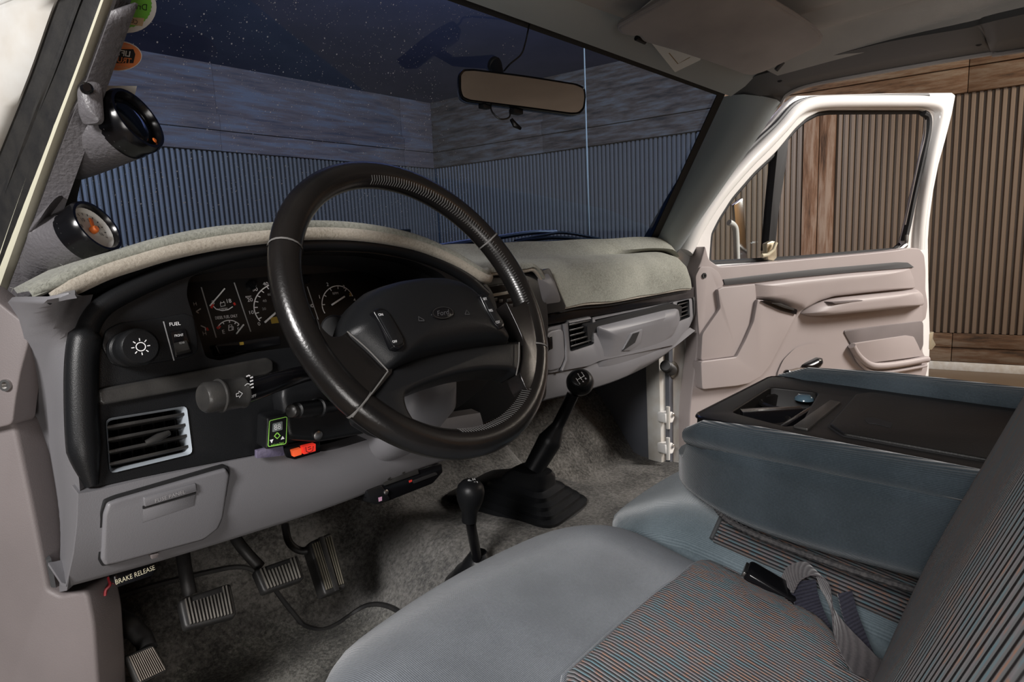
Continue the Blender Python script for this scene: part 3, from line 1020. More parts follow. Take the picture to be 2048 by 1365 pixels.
# --- gauge cluster
clus = obj('gauge_cluster', slab(CLU, rpoly(CLU.poly([(352, 545), (880, 535), (900, 690), (380, 735)]), .1), -0.012, 0.0, 0.001), M['dial'], dash, label='black gauge cluster with white markings')
PR = []          # white print on the cluster
PD, RD = [], []
cl = CLU
e0 = 0.0008
def arc(pl, x, y, rx, ry, t0, t1, n=24, c=0.0):
    """ellipse arc in pixels mapped to the plane; angles in degrees, clockwise from up"""
    out = []
    for i in range(n + 1):
        t = math.radians(t0 + (t1 - t0) * i / n)
        out.append(pl.px(x + rx * math.sin(t), y - ry * math.cos(t), c))
    return out
def ticks(lst, pl, x, y, rx, ry, angs, k0, k1, wd, c):
    for t in angs:
        t = math.radians(t)
        a = pl.px(x + rx * k0 * math.sin(t), y - ry * k0 * math.cos(t), c)
        b = pl.px(x + rx * k1 * math.sin(t), y - ry * k1 * math.cos(t), c)
        lst.append(ribbon(pl, [a, b], wd, c))
def fclu(s, x, y, h, lst=PR, **k):
    lst.append(textpx(s, cl, x, y, h, e0, **k))
fclu('H', 390, 608, 7)
fclu('H', 409, 667, 8)
PR.append(ribbon(cl, cl.poly([(392, 624), (401, 618)]), .0016, e0))
PR.append(ribbon(cl, cl.poly([(392, 624), (397, 627)]), .0016, e0))
PR.append(ribbon(cl, cl.poly([(401, 652), (410, 656), (411, 662)]), .0016, e0))
RD.append(ribbon(cl, cl.poly([(413, 656), (416, 662)]), .0025, e0))
# volts
fclu('8', 426, 605, 8)
fclu('18', 458, 602, 8)
PR.append(ribbon(cl, cl.poly([(426, 613), (432, 619), (444, 622), (456, 620), (465, 614)]), .0013, e0))
RD.append(ribbon(cl, cl.poly([(422, 617), (426, 609)]), .003, e0))
RD.append(ribbon(cl, cl.poly([(467, 606), (470, 611)]), .003, e0))
fclu('NORMAL', 446, 618, 4, sx=.9)
for q in ([(440, 607), (449, 605), (450, 612), (441, 614), (440, 607)], [(441, 606), (441, 604)], [(447, 605), (447, 603)]):
    PR.append(ribbon(cl, cl.poly(q), .0008, e0))
fclu('DIESEL FUEL ONLY', 453, 634, 6, sx=.62)
# fuel
PR.append(ribbon(cl, arc(cl, 459, 668, 27, 27, -62, 45, 16, e0), .0013, e0))
ticks(PR, cl, 459, 668, 27, 27, (-60, -30, 0, 28, 45), .82, 1.0, .0014, e0)
RD.append(ribbon(cl, cl.poly([(434, 658), (440, 652)]), .0035, e0))
fclu('E', 447, 664, 8)
fclu('F', 477, 659, 7)
for q in ([(457, 662), (457, 651), (463, 650), (464, 661), (457, 662)], [(464, 654), (466, 654), (466, 661)], [(458, 655), (462, 654)]):
    PR.append(ribbon(cl, cl.poly(q), .0009, e0))
# panel divisions
for q in ([(402, 575), (432, 676)], [(468, 566), (501, 664)], [(614, 574), (636, 640)], [(470, 706), (492, 702)]):
    PD.append(ribbon(cl, cl.poly(q), .0016, e0))
# speedometer
SX, SY = 566, 613
PR.append(ribbon(cl, arc(cl, SX, SY, 58, 48, -128, 40, 40, e0), .0016, e0))
ticks(PR, cl, SX, SY, 58, 48, [-122 + 14.6 * i for i in range(12)], .87, 1.0, .0014, e0)
for s, x, y in (('0', 518, 648), ('10', 503, 625), ('20', 500, 600), ('30', 510, 579), ('40', 531, 568), ('50', 563, 560), ('60', 596, 566), ('80', 622, 612)):
    fclu(s, x, y, 7, sx=1.15)
for s, x, y in (('20', 528, 618), ('40', 529, 602), ('60', 539, 589), ('80', 560, 581)):
    fclu(s, x, y, 5, PD, sx=1.2)
fclu('RESET', 497, 594, 3.5, sx=.9)
# tachometer
TX, TY = 676, 607
PR.append(ribbon(cl, arc(cl, TX, TY, 32, 35, -125, 66, 32, e0), .0015, e0))
ticks(PR, cl, TX, TY, 32, 35, (-95, -62, -30, 0, 32, 60), .82, 1.0, .0014, e0)
for s, x, y in (('1', 639, 594), ('2', 655, 569), ('3', 688, 574), ('4', 709, 600)):
    fclu(s, x, y, 7)
fclu('RPM', 671, 587, 5)
obj('white_marks', join(*PR), M['print'], clus, smooth=None, kind='stuff')
obj('grey_marks', join(*PD), M['printdim'], clus, smooth=None, kind='stuff')
obj('red_marks', join(*RD), M['redprint'], clus, smooth=None, kind='stuff')
obj('odometer', slab(cl, cl.poly([(540, 636), (566, 632), (567, 645), (543, 648)]), 0, .0008, 0), M['amber'], clus, smooth=None)
obj('yellow_band', ribbon(cl, cl.poly([(699, 587), (702, 593)]), .003, e0), M['amber'], clus, smooth=None)
for a, b, wd in (((420, 612), (450, 577), .0018), ((530, 645), (556, 622), .0028), ((664, 610), (690, 593), .0026), ((473, 668), (488, 649), .002)):
    obj('needle', bar(cl, cl.px(*a, .006), cl.px(*b, .006), wd, .004, .006, .0004), M['print'], clus)
for x, y in ((501, 572), (608, 561)):
    k_ = obj('trip_knob', lathe([(0.007, 0), (0.007, .006), (.006, .007), (.004, .012), (.0035, .013)], cl.pw(x, y, 0), cl.n, 18), M['gloss'], clus)
obj('warning_strip', slabpx(BEZ, [(430, 690), (560, 672), (562, 690), (440, 712)], -.07, -.05, .002), M['gloss'], dash)
obj('belt_lamp', slabpx(BEZ, [(479, 685), (487, 684), (488, 690), (480, 691)], -.05, -.0495, 0, cp=-.0495), M['amber'], dash, smooth=None)

# --- headlight switch plate, knob and fuel tank switch
pod_px = [(203, 693), (212, 660), (240, 646), (300, 639), (370, 627), (388, 634), (396, 680), (396, 705), (375, 716), (300, 728), (250, 736), (222, 728)]
obj('switch_plate', slabpx(BEZ, pod_px, -.004, .004, .002, .3), M['black'], dash)
tipc = BEZ.px(281, 694, .050)
kn = obj('headlight_knob', lathe([(.0185, .004), (.0185, .016), (.0165, .018), (.0165, .028), (.019, .030), (.0195, .040), (.0185, .048), (.016, .0505)], BEZ.pt(*tipc, 0), BEZ.n, 32), M['black'], dash)
sun = []
KPL = Pl(BEZ.pt(*tipc, .0508), BEZ.u, BEZ.v)
sun.append(ribbon(KPL, [(.0042 * math.cos(t * math.pi / 12), .0042 * math.sin(t * math.pi / 12)) for t in range(25)], .0009, .0002))
for i in range(8):
    t = i * math.pi / 4
    sun.append(ribbon(KPL, [(.0058 * math.cos(t), .0058 * math.sin(t)), (.0085 * math.cos(t), .0085 * math.sin(t))], .0009, .0002))
obj('lamp_symbol', join(*sun), M['print'], kn, smooth=None)
obj('fuel_lettering', textpx('FUEL', BEZ, 350, 648, 7, .0045), M['print'], dash, smooth=None)
rk = obj('fuel_switch', slabpx(BEZ, [(341, 664), (371, 657), (387, 708), (352, 717)], .002, .006, .001, .12), M['gloss'], dash)
rc = obj('rocker', prism([BEZ.pw(*p, .005) for p in [(346, 690), (376, 683), (384, 704), (353, 712)]], [BEZ.pw(*p, c) for p, c in zip([(347, 686), (374, 680), (380, 699), (352, 706)], (.010, .010, .015, .015))], .001), M['worn'], rk)
obj('front_lettering', textpx('FRONT', BEZ, 358, 671, 5, .0066, sx=.75), M['print'], rk, smooth=None)
obj('rear_lettering', textpx('REAR', BEZ, 364, 686, 4, .0125, sx=.8), M['printdim'], rk, smooth=None)
obj('plate_division', ribbon(BEZ, BEZ.poly([(324, 644), (345, 722)]), .0012, .0044), M['printdim'], dash, smooth=None)
# --- long bar below the switches
obj('storage_bar', slabpx(BEZ, [(196, 779), (535, 715), (547, 722), (548, 742), (535, 750), (207, 811), (199, 805)], -.004, .007, .003, .3, 3), M['worn'], dash)
# --- driver side vent
def vent(name, pl, quad, depth, slats, vanes, parent, frame=None, fm='black', tilt=.004, tab=True):
    """quad: TL, TR, BR, BL pixels"""
    L = [Vector((*pl.px(x, y), 0)) for x, y in quad]
    def q(u, v):
        p = (L[0] * (1 - u) + L[1] * u) * (1 - v) + (L[3] * (1 - u) + L[2] * u) * v
        return (p.x, p.y)
    # the duct behind the grille is the named part that carries the blades
    ring = [q(0, 0), q(1, 0), q(1, 1), q(0, 1)]
    rr = rpoly(ring, .1, 3)
    inner = [((a - q(.5, .5)[0]) * .93 + q(.5, .5)[0], (b - q(.5, .5)[1]) * .9 + q(.5, .5)[1]) for a, b in rr]
    v_ = obj(name, ringloft([[pl.pt(a, b, .002) for a, b in rr], [pl.pt(a, b, -.004) for a, b in inner], [pl.pt(a, b, -depth) for a, b in inner]], cap=False), M[fm], parent)
    obj('duct_back', slab(pl, inner, -depth - .002, -depth + .001, 0), M['matteblack'], v_, smooth=None)
    for i in range(slats):
        v = (i + .5) / slats * .9 + .05
        a, b = q(.02, v), q(.98, v)
        th = .0035
        obj('slat', prism([pl.pt(a[0], a[1] - th / 2, -.002), pl.pt(a[0], a[1] + th / 2, -.002), pl.pt(a[0], a[1] + th / 2 - tilt, -.018), pl.pt(a[0], a[1] - th / 2 - tilt, -.018)],
                          [pl.pt(b[0], b[1] - th / 2, -.002), pl.pt(b[0], b[1] + th / 2, -.002), pl.pt(b[0], b[1] + th / 2 - tilt, -.018), pl.pt(b[0], b[1] - th / 2 - tilt, -.018)], .0008), M['worn'], v_)
    for i in range(vanes):
        u = (i + .5) / vanes
        a, b = q(u, .06), q(u, .94)
        obj('vane', bar(pl, a, b, .0016, -.042, -.022), M['black'], v_)
    if tab:
        a = q(.58, .52)
        tp = tube([pl.pt(a[0] - .012, a[1] - .003, .004), pl.pt(a[0], a[1], .006), pl.pt(a[0] + .012, a[1] + .002, .004)], [.003, .0045, .003], 10)
        obj('tab', tp, M['worn'], v_)
    return v_
M['liner'] = mat('pale_vent_liner', (0.34, 0.38, 0.42), 0.4)  # pale colour stands for light reflected on the duct walls
vt = vent('air_vent', BEZ, vent_px, .06, 4, 7, dash, fm='liner')

# --- grey knee panel with the fuse door
def lowpt(x, y, c=0):
    return LOW.pw(x, y, c)
top_px = [(157, 988), (200, 980), (330, 950), (560, 905), (650, 903), (735, 880), (790, 864), (840, 850), (900, 836), (960, 826)]
bot_px = [(132, 1174), (170, 1165), (330, 1120), (500, 1068), (640, 1022), (735, 986), (790, 958), (840, 938), (900, 918), (960, 898)]
T_ = spline([lowpt(x, y) for x, y in top_px], 4)
B_ = spline([lowpt(x, y) for x, y in bot_px], 4)
rows = [[p + Vector((0, .02, .004)) for p in T_], T_]
for t in (.08, .3, .6, .85, .95):
    rows.append([a * (1 - t) + b * t + LOW.n * (.010 * math.sin(math.pi * t)) for a, b in zip(T_, B_)])
rows.append(B_)
rows.append([p + Vector((0, .02, -.006)) for p in B_])
rows.append([p + Vector((0, .07, .0)) for p in B_])
knee = obj('knee_panel', sheet(rows, 0.003), M['grey'], dash, smooth=60)
# grey end of the dash, wrapping round towards the door
l0 = spline([BEZ.pw(x, y, 0) for x, y in [(166, 592), (152, 640), (143, 720), (143, 800), (147, 890), (160, 985)]] + [LOW.pw(x, y, 0.004) for x, y in [(150, 1080), (134, 1182)]], 4)
l1 = spline([at(x, y, X=-.728) for x, y in [(140, 592), (112, 640), (92, 720), (92, 800), (98, 890), (108, 985), (112, 1080), (100, 1182)]], 4)
l2 = spline([at(x, y, X=-.742) for x, y in [(95, 600), (58, 640), (44, 720), (44, 800), (52, 890), (62, 985), (74, 1080), (96, 1182)]], 4)
l3 = [p + Vector((-.004, .12, 0)) for p in l2]
l00 = [p + Vector((.012, .012, 0)) for p in l0]
obj('end_panel', sheet([l00, l0, [a * .5 + b * .5 + Vector((-.003, -.004, 0)) for a, b in zip(l0, l1)], l1, l2, l3], 0.003), M['grey'], dash, smooth=70)
# grey cap with vent slots on top of the end panel
cap = obj('defroster_cap', sheet([spline([at(x, y, X=-.735 + .0 * i) for x, y in [(52, 645), (75, 610), (120, 596), (150, 590)]], 4),
                                  spline([at(x, y, X=-.715) for x, y in [(66, 602), (92, 594), (120, 586), (150, 580)]], 4)], .003), M['grey'], dash)
for k in range(3):
    a = at(74 + 13 * k, 622 - 6 * k, X=-.7375)
    b = at(98 + 12 * k, 604 - 5 * k, X=-.7285)
    obj('slot', tube([a + Vector((-.001, 0, .001)), (a + b) / 2 + Vector((-.001, -.002, .0025)), b + Vector((0, 0, .001))], [.0015, .003, .0015], 8), M['matteblack'], cap)
# fuse door
fd_px = [(208, 1030), (216, 1008), (236, 1000), (430, 944), (452, 938), (459, 950), (446, 1035), (436, 1058), (408, 1080), (232, 1128), (210, 1132), (203, 1120)]
fdo = [(a, b) for a, b in LOW.poly(fd_px, .012)]
obj('door_gap', slab(LOW, [((a - sum(p[0] for p in fdo) / 12) * 1.03 + sum(p[0] for p in fdo) / 12, (b - sum(p[1] for p in fdo) / 12) * 1.05 + sum(p[1] for p in fdo) / 12) for a, b in rpoly(fdo, .2)], .0, .0085, 0), M['matteblack'], dash)
fu = obj('fuse_door', slab(LOW, rpoly(fdo, .25), .004, .0135, .003, 3), M['grey'], dash)
hp = obj('handle', slabpx(LOW, [(288, 997), (392, 968), (394, 984), (290, 1015)], .012, .0165, .0012, .12), M['grey'], fu)
obj('fuse_lettering', textpx('FUSE PANEL', LOW, 341, 993, 7, .0168, sx=1.0, angle=math.radians(1)), mat('worn_lettering', (0.36, 0.35, 0.36), .5), fu, smooth=None)
# scoop under the handle: a wedge sunk into the door, shown by its two sloping sides
obj('scoop', prism([LOW.pw(*p, .0138) for p in [(287, 1016), (392, 987), (388, 1012), (284, 1046)]], [LOW.pw(*p, .0146) for p in [(289, 1018), (390, 989), (386, 1008), (290, 1036)]], .0), M['grey'], fu)
obj('scoop_gap', slabpx(LOW, [(286, 1014), (392, 985), (392, 989), (286, 1019)], .012, .0152, 0, 0), M['matteblack'], fu)
obj('scratch', slabpx(LOW, [(302, 1112), (318, 1108), (316, 1116), (304, 1120)], 0, .0128, .001), M['kick'], knee)
# --- centre: radio, pad, gap strip, grey band with vents, glovebox
RP = Pl((0, 0.775, 1.50), (1, 0, 0), (0, 0.10, 1))
obj('centre_stack', slabpx(RP, [(930, 552), (1088, 536), (1098, 640), (1094, 800), (960, 850), (900, 850)], -.05, 0, .004, .1), M['black'], dash)
rad = obj('radio', slabpx(RP, [(968, 573), (1058, 558), (1066, 632), (978, 652)], -.004, .006, .002, .08), M['gloss'], dash)
obj('cassette_slot', slabpx(RP, [(985, 588), (1018, 582), (1019, 588), (986, 594)], .004, .0068, .0005, .1), mat('radio_silver', (0.33, 0.32, 0.28), .4), rad)
for x, y in ((974, 592), (983, 592), (991, 600), (1002, 603), (1020, 601), (1034, 598), (1022, 612), (1040, 610)):
    obj('button', slabpx(RP, [(x - 4, y - 3), (x + 4, y - 4), (x + 4, y + 2), (x - 4, y + 3)], .005, .009, .0008, .1), M['worn'], rad)
obj('radio_knob', lathe([(.009, .004), (.009, .014), (.0075, .016)], RP.pw(1048, 588, 0), RP.n, 20), M['black'], rad)
obj('cubby_cover', dome(RP, rpoly(RP.poly([(1070, 552), (1098, 545), (1110, 560), (1126, 606), (1084, 612)]), .2), -.01, .018, 4), M['grey'], dash)
obj('cubby_frame', slabpx(RP, [(1060, 548), (1100, 536), (1132, 612), (1130, 622), (1075, 632)], -.02, -.002, .002, .1), M['black'], dash)
obj('gap_strip', slabpx(PF, [(1080, 634), (1140, 618), (1388, 574), (1388, 596), (1085, 652)], -.03, -.004, .002, .05), M['gloss'], dash)
band_o = [(1088, 664), (1100, 655), (1350, 604), (1384, 596), (1386, 636), (1378, 656), (1366, 668), (1350, 690), (1200, 722), (1178, 732), (1092, 748)]
v2 = [(1136, 643), (1183, 633), (1187, 688), (1141, 703)]
v3 = [(1354, 605), (1377, 599), (1379, 634), (1356, 643)]
slot = [(1190, 640), (1338, 607), (1346, 604), (1348, 614), (1335, 619), (1192, 652)]
bm = plate(PF, rpoly(PF.poly(band_o), .2), [rpoly(PF.poly(v2), .1), rpoly(PF.poly(v3), .1), rpoly(PF.poly(slot), .1)], -.025, 0, .003)
obj('vent_band', bm, M['grey'], dash)
obj('slot_back', slabpx(PF, [(1180, 630), (1352, 595), (1352, 625), (1180, 665)], -.05, -.04, 0, 0), M['matteblack'], dash)
vent('air_vent', PF, v2, .05, 5, 6, dash, tab=False)
vent('air_vent', PF, v3, .05, 4, 4, dash, tab=False)
obj('ash_panel', slabpx(PF, [(1092, 664), (1128, 655), (1131, 715), (1122, 738), (1092, 745)], -.002, .006, .004, .3, 3), M['grey'], dash)
obj('ash_handle', slabpx(PF, [(1097, 674), (1105, 672), (1106, 698), (1099, 701)], .004, .008, .001, .2), M['gloss'], dash)
obj('band_divide', tube([PF.pw(x, y, .003) for x, y in ((1128, 648), (1132, 690), (1131, 720), (1122, 742))], .004, 8), M['grey'], dash)
# glovebox door, slightly tipped
GB = Pl((0, 0.79, 1.45), (1, 0, 0), (0, -0.25, 1))
obj('glovebox_gap', slabpx(GB, [(1174, 652), (1345, 608), (1364, 613), (1362, 645), (1342, 672), (1190, 762), (1166, 764), (1156, 745), (1178, 700)], -.03, -.004, 0, .1), M['matteblack'], dash)  # black slab paints the shadow in the gap round the door
GB = Pl((0, 0.79, 1.45), (1, 0, 0), (0, -0.25, 1))
gb_px = [(1196, 655), (1335, 621), (1356, 618), (1360, 640), (1350, 662), (1318, 698), (1260, 733), (1195, 762), (1176, 764), (1168, 742), (1190, 700), (1198, 675)]
gb = obj('glovebox_door', dome(GB, rpoly(GB.poly(gb_px), .25), -.008, .026, 5, power=5), M['grey'], dash)
lt = obj('latch', slabpx(GB, [(1262, 668), (1286, 659), (1282, 686), (1262, 702), (1245, 703)], .006, .0205, .002, .1), M['grey'], gb)
obj('latch_recess', slabpx(GB, [(1266, 668), (1279, 664), (1270, 686), (1246, 702), (1258, 682)], .010, .0212, 0, .05), M['matteblack'], gb)
obj('slot_button', slabpx(PF, [(1252, 628), (1262, 625), (1262, 630), (1253, 633)], -.03, -.012, .001), M['worn'], dash)
# lower skirt of the passenger dash
sk_t = spline([PF.pw(x, y, -.012) for x, y in [(1060, 752), (1100, 742), (1172, 730), (1260, 712), (1330, 690), (1378, 656)]], 4)
sk_b = spline([PF.pw(x, y, -.03) for x, y in [(1060, 806), (1100, 796), (1176, 778), (1250, 752), (1318, 716), (1384, 664)]], 4)
sk_c = [p + Vector((0, .06, .01)) for p in sk_b]
sk_m = [(a + b) / 2 + Vector((0, -.012, 0)) for a, b in zip(sk_t, sk_b)]
obj('lower_skirt', sheet([sk_t, sk_m, sk_b, sk_c], .003), M['grey'], dash, smooth=60)
obj('skirt_edge', tube(sk_b, .003, 8), M['matteblack'], dash)
obj('underside', box((.02, .93, 1.345), (1.5, .12, .02), .005), M['matteblack'], dash)
obj('end_panel', slab(Pl((.79, .80, 1.45), (0, -1, 0), (0, 0, 1)), rpoly([(-.12, .04), (.0, .04), (0.0, -.02), (-.02, -.06), (-.12, -.06)], .3), -.012, .0, .003), M['matteblack'], dash)

# ================================================================== felt cover on the dash
dm = empty('dash_mat', (0.02, 0.85, 1.61), 'fuzzy sage grey felt cover spread over the dashboard top', 'dash cover')
rows = []
for r in SD:
    rows.append([p + Vector((0, -.002, .0015 + .0010 * math.sin(r[0].x * 31))) for i, p in enumerate(r)])
obj('felt', sheet(rows, -0.006), M['dashmat'], dm, smooth=80)
# the sewn edge: sage roll above, beige roll below
edge = [r[-1] for r in SD]
iA = next(i for i, r in enumerate(SD) if r[0].x > -.08)
roll1 = [p + Vector((0, -.004, .008)) for p in edge[:iA]]
roll2 = [p + Vector((0, -.006, -.002)) for p in edge[2:iA]]
obj('upper_roll', tube(roll1, [.003 + .004 * min(1, i / 4) for i in range(len(roll1))], 10), M['dashmat'], dm)
obj('lower_roll', tube(roll2, [.004 + .005 * min(1, i / 3) for i in range(len(roll2))], 10), M['beigeedge'], dm)
obj('hem', tube([p + Vector((0, -.002, 0)) for p in edge[iA - 1:]], .0035, 8), M['beigeedge'], dm)
obj('seam', tube([r[4] + Vector((0, -.004, .004)) for r in SD[iA + 14:-3]], .0012, 6), M['fluff'], dm)
# loose fibres along the crest
fb = []
for i in range(260):
    p = random.choice(SD[:iA])[random.choice((4, 5, 6))] + Vector((random.uniform(-.01, .01), random.uniform(-.01, .005), .003))
    d = Vector((random.uniform(-1, 1), random.uniform(-.6, .6), random.uniform(.1, .9))) * random.uniform(.003, .009)
    m_ = p + d * .6 + Vector((random.uniform(-.002, .002), 0, random.uniform(0, .002)))
    fb.append(tube([p, m_, p + d], .00018, 3, cap=False))
obj('loose_fibres', join(*fb), M['dashmat'], dm, kind='stuff')

# ================================================================== steering column and wheel
WA, WB = math.radians(28.6), math.radians(3.1)
wu = Vector((math.cos(WB), math.sin(WB), 0))
wf = Vector((-math.sin(WB), math.cos(WB), 0))
wv_ = wf * math.sin(WA) + Vector((0, 0, math.cos(WA)))
WP = Pl((-0.377, 0.588, 1.587), wu, wv_)       # n towards the driver
col = empty('steering_column', WP.pt(0, 0, -.25), 'black steering column shroud behind the wheel with control stalks', 'steering column')
def oval(pl, cx, cy, rx, ry, c, n=28, p=2.6):
    out = []
    for i in range(n):
        t = 2 * math.pi * i / n
        ct, st = math.cos(t), math.sin(t)
        out.append(pl.pt(cx + rx * math.copysign(abs(ct) ** (2 / p), ct), cy + ry * math.copysign(abs(st) ** (2 / p), st), c))
    return out
obj('shroud', ringloft([oval(WP, 0, -.005, .045, .045, -.035), oval(WP, 0, -.008, .056, .058, -.05), oval(WP, 0, -.012, .06, .066, -.11), oval(WP, 0, -.016, .064, .07, -.20), oval(WP, 0, -.02, .06, .07, -.26)]), M['black'], col, smooth=60)
obj('lower_cover', ringloft([oval(WP, .05, -.078, .040, .020, -.10), oval(WP, .05, -.092, .050, .034, -.125), oval(WP, .048, -.105, .054, .042, -.20), oval(WP, .04, -.105, .054, .042, -.25)]), M['grey'], col, smooth=60)
obj('screw', lathe([(.006, 0), (.006, .002), (.004, .003)], BEZ.pw(635, 871, .03), (0, -1, -.1), 14), M['steel'], col)
# black skirt of the surround under the column
obj('column_skirt', slabpx(BEZ, [(560, 770), (740, 745), (770, 845), (735, 868), (640, 885), (575, 880)], .0, .03, .012, .25, 3), M['black'], col)
# turn signal stalk
st = spline([at(655, 742, Y=.70), at(610, 748, Y=.665), at(560, 762, Y=.645), at(515, 777, Y=.64), at(488, 785, Y=.637)], 4)
sk = obj('signal_stalk', tube(st, [.009 + .004 * i / len(st) for i in range(len(st))], 16), M['gloss'], col)
tip0, tip1 = st[-1], at(405, 797, Y=.632)
ax = (tip1 - tip0)
Ls = ax.length
stk = obj('stalk_knob', lathe([(.0145, 0), (.0165, .002), (.0165, .004), (.0155, .006), (.0165, Ls * .55), (.0175, Ls * .58), (.0175, Ls * .62), (.0155, Ls * .64), (.0155, Ls * .93), (.013, Ls)], tip0, ax, 28), M['worn'], col)
# marks on the stalk sleeve
SLP = Pl(at(497, 775, Y=.6235), (st[-2] - st[-1]).normalized(), (0, -.1, 1))
mk = [text('OFF', SLP, (.004, -.0105), .003, .001), ribbon(SLP, [(-.002, .012), (.001, .0125), (.0025, .0115)], .0015, .0005)]
for k in range(4):
    mk.append(ribbon(SLP, [(.002 - .0005 * k, .0095 - .0036 * k), (.0055, .0098 - .0036 * k)], .0016, .0008))
for q in ([(-.005, -.004), (-.001, -.006), (.002, -.003), (-.001, .001), (-.005, -.004)], [(-.005, .003), (-.002, .0045), (.001, .0035)]):
    mk.append(ribbon(SLP, q, .0008, .001))
obj('stalk_marks', join(*mk), M['print'], sk, smooth=None)
AP = Pl(at(476, 789, Y=.6135), SLP.u, SLP.v)
obj('arrow_mark', ribbon(AP, [(-.003, .0015), (0, .0015), (0, .0035), (.004, 0), (0, -.0035), (0, -.0015), (-.003, -.0015), (-.003, .0015)], .0007, .0015), M['print'], stk, smooth=None)
# tilt lever
t0, t1 = at(668, 812, Y=.69), at(578, 823, Y=.655)
dv = (t1 - t0)
obj('tilt_lever', lathe([(.008, 0), (.008, dv.length * .35), (.0125, dv.length * .36), (.0125, dv.length * .40), (.010, dv.length * .41), (.0095, dv.length * .85), (.006, dv.length * .87)], t0, dv, 20), M['black'], col)
obj('lever_button', lathe([(.0065, 0), (.0075, .003), (.0075, .009), (.005, .011)], t0 + dv * .86, dv, 18), M['worn'], col)
obj('lock_cylinder', lathe([(.016, 0), (.016, .02), (.013, .024)], at(676, 660, Y=.66), (-.6, -.6, .2), 20), M['matteblack'], col)

wh = empty('steering_wheel', WP.pt(0, 0, 0), 'black leather wrapped four spoke steering wheel with airbag pad', 'steering wheel')
RR, rr = .1825, .0172
def torus(R, r1, r2, n=96, m=20, a0=0, a1=2 * math.pi, c=0):
    rings = []
    cnt = n + 1
    for i in range(cnt):
        t = a0 + (a1 - a0) * i / n
        d = (math.cos(t), math.sin(t))
        rings.append([WP.pt((R + r1 * math.cos(q)) * d[0], (R + r1 * math.cos(q)) * d[1], c + r2 * math.sin(q)) for q in [2 * math.pi * k / m for k in range(m)]])
    return rings
obj('rim', ringloft(torus(RR, rr, .0165), cap=False), M['leather'], wh)
def wang(x, y):
    a, b = WP.px(x, y)
    return math.atan2(b, a)
# stitched joints across the rim
for x, y in ((565, 495), (980, 478), (706, 826), (1068, 698)):
    t = wang(x, y)
    obj('rim_seam', ringloft(torus(RR, rr + .0009, .0174, 2, 20, t - .006, t + .006), cap=False), M['stitch'], wh)
# baseball stitching on the inner side of the rim
stt = []
for a, b in ((wang(735, 370), wang(985, 492)), (wang(985, 495), wang(1048, 620)), (wang(1035, 775), wang(905, 868))):
    if b > a:
        b -= 2 * math.pi
    n = int(abs(b - a) * RR / .0042)
    for i in range(n):
        t = a + (b - a) * i / n
        for q0, q1, dt in ((2.15, 2.5, .008), (2.85, 2.5, .008)):
            p = []
            for q, tt in ((q0, t), (q1, t - dt)):
                p.append(WP.pt((RR + (rr + .0006) * math.cos(q)) * math.cos(tt), (RR + (rr + .0006) * math.cos(q)) * math.sin(tt), (.0165 + .0006) * math.sin(q)))
            stt.append(tube(p, .00042, 4, cap=False))
obj('rim_stitching', join(*stt), mat('dark_grey_thread', (0.09, 0.087, 0.084), .6), wh, kind='stuff')
Z5 = lambda pts: [(x * .46875 + 520, y * .46875 + 300) for x, y in pts]
# airbag pad
pad_px = Z5([(372, 772), (395, 690), (430, 625), (480, 580), (560, 548), (680, 530), (790, 530), (870, 550), (925, 585), (975, 635), (1020, 690), (1060, 745), (1100, 815), (1020, 822), (900, 834), (780, 856), (660, 888), (548, 940), (480, 870)])
padl = rpoly(WP.poly(pad_px, .024), .3, 2)
pad = obj('airbag_pad', dome(WP, padl, -.012, .050, 8, power=3.6), M['black'], wh, smooth=70)
# lower hub with the two lower spokes
low_px = Z5([(548, 945), (660, 892), (790, 860), (910, 838), (1030, 826), (1104, 820), (1108, 900), (1095, 965), (1060, 945), (960, 942), (850, 958), (740, 990), (660, 1022), (606, 1056), (618, 1110), (655, 1170), (620, 1205), (530, 1180), (450, 1130), (440, 1090), (500, 1020)])
obj('lower_hub', slab(WP, rpoly(WP.poly(low_px, .005), .3, 2), -.03, .012, .009, 3), M['black'], wh, smooth=60)
lsp = Z5([(225, 720), (250, 775), (290, 812), (335, 808), (372, 775), (460, 850), (546, 942), (548, 962), (500, 1020), (440, 1085), (400, 1060), (330, 980), (265, 880)])
obj('spoke', slab(WP, rpoly(WP.poly(lsp, .006), .3, 2), -.014, .0135, .010, 4), M['leather'], wh, smooth=70)
rsp = Z5([(1030, 655), (1060, 684), (1090, 675), (1120, 650), (1150, 730), (1172, 850), (1168, 960), (1140, 1050), (1118, 1030), (1090, 965), (1104, 900), (1106, 822), (1085, 770)])
obj('spoke', slab(WP, rpoly(WP.poly(rsp, .004), .3, 2), -.014, .0125, .010, 4), M['leather'], wh, smooth=70)
for q in ([(372, 775), (460, 852), (545, 942)], [(546, 945), (480, 1035), (395, 1140)], [(1106, 822), (1104, 900), (1093, 962)]):
    obj('spoke_seam', tube(spline([WP.pw(*p, .0165) for p in Z5(q)], 5), .0008, 6), M['stitch'], wh)
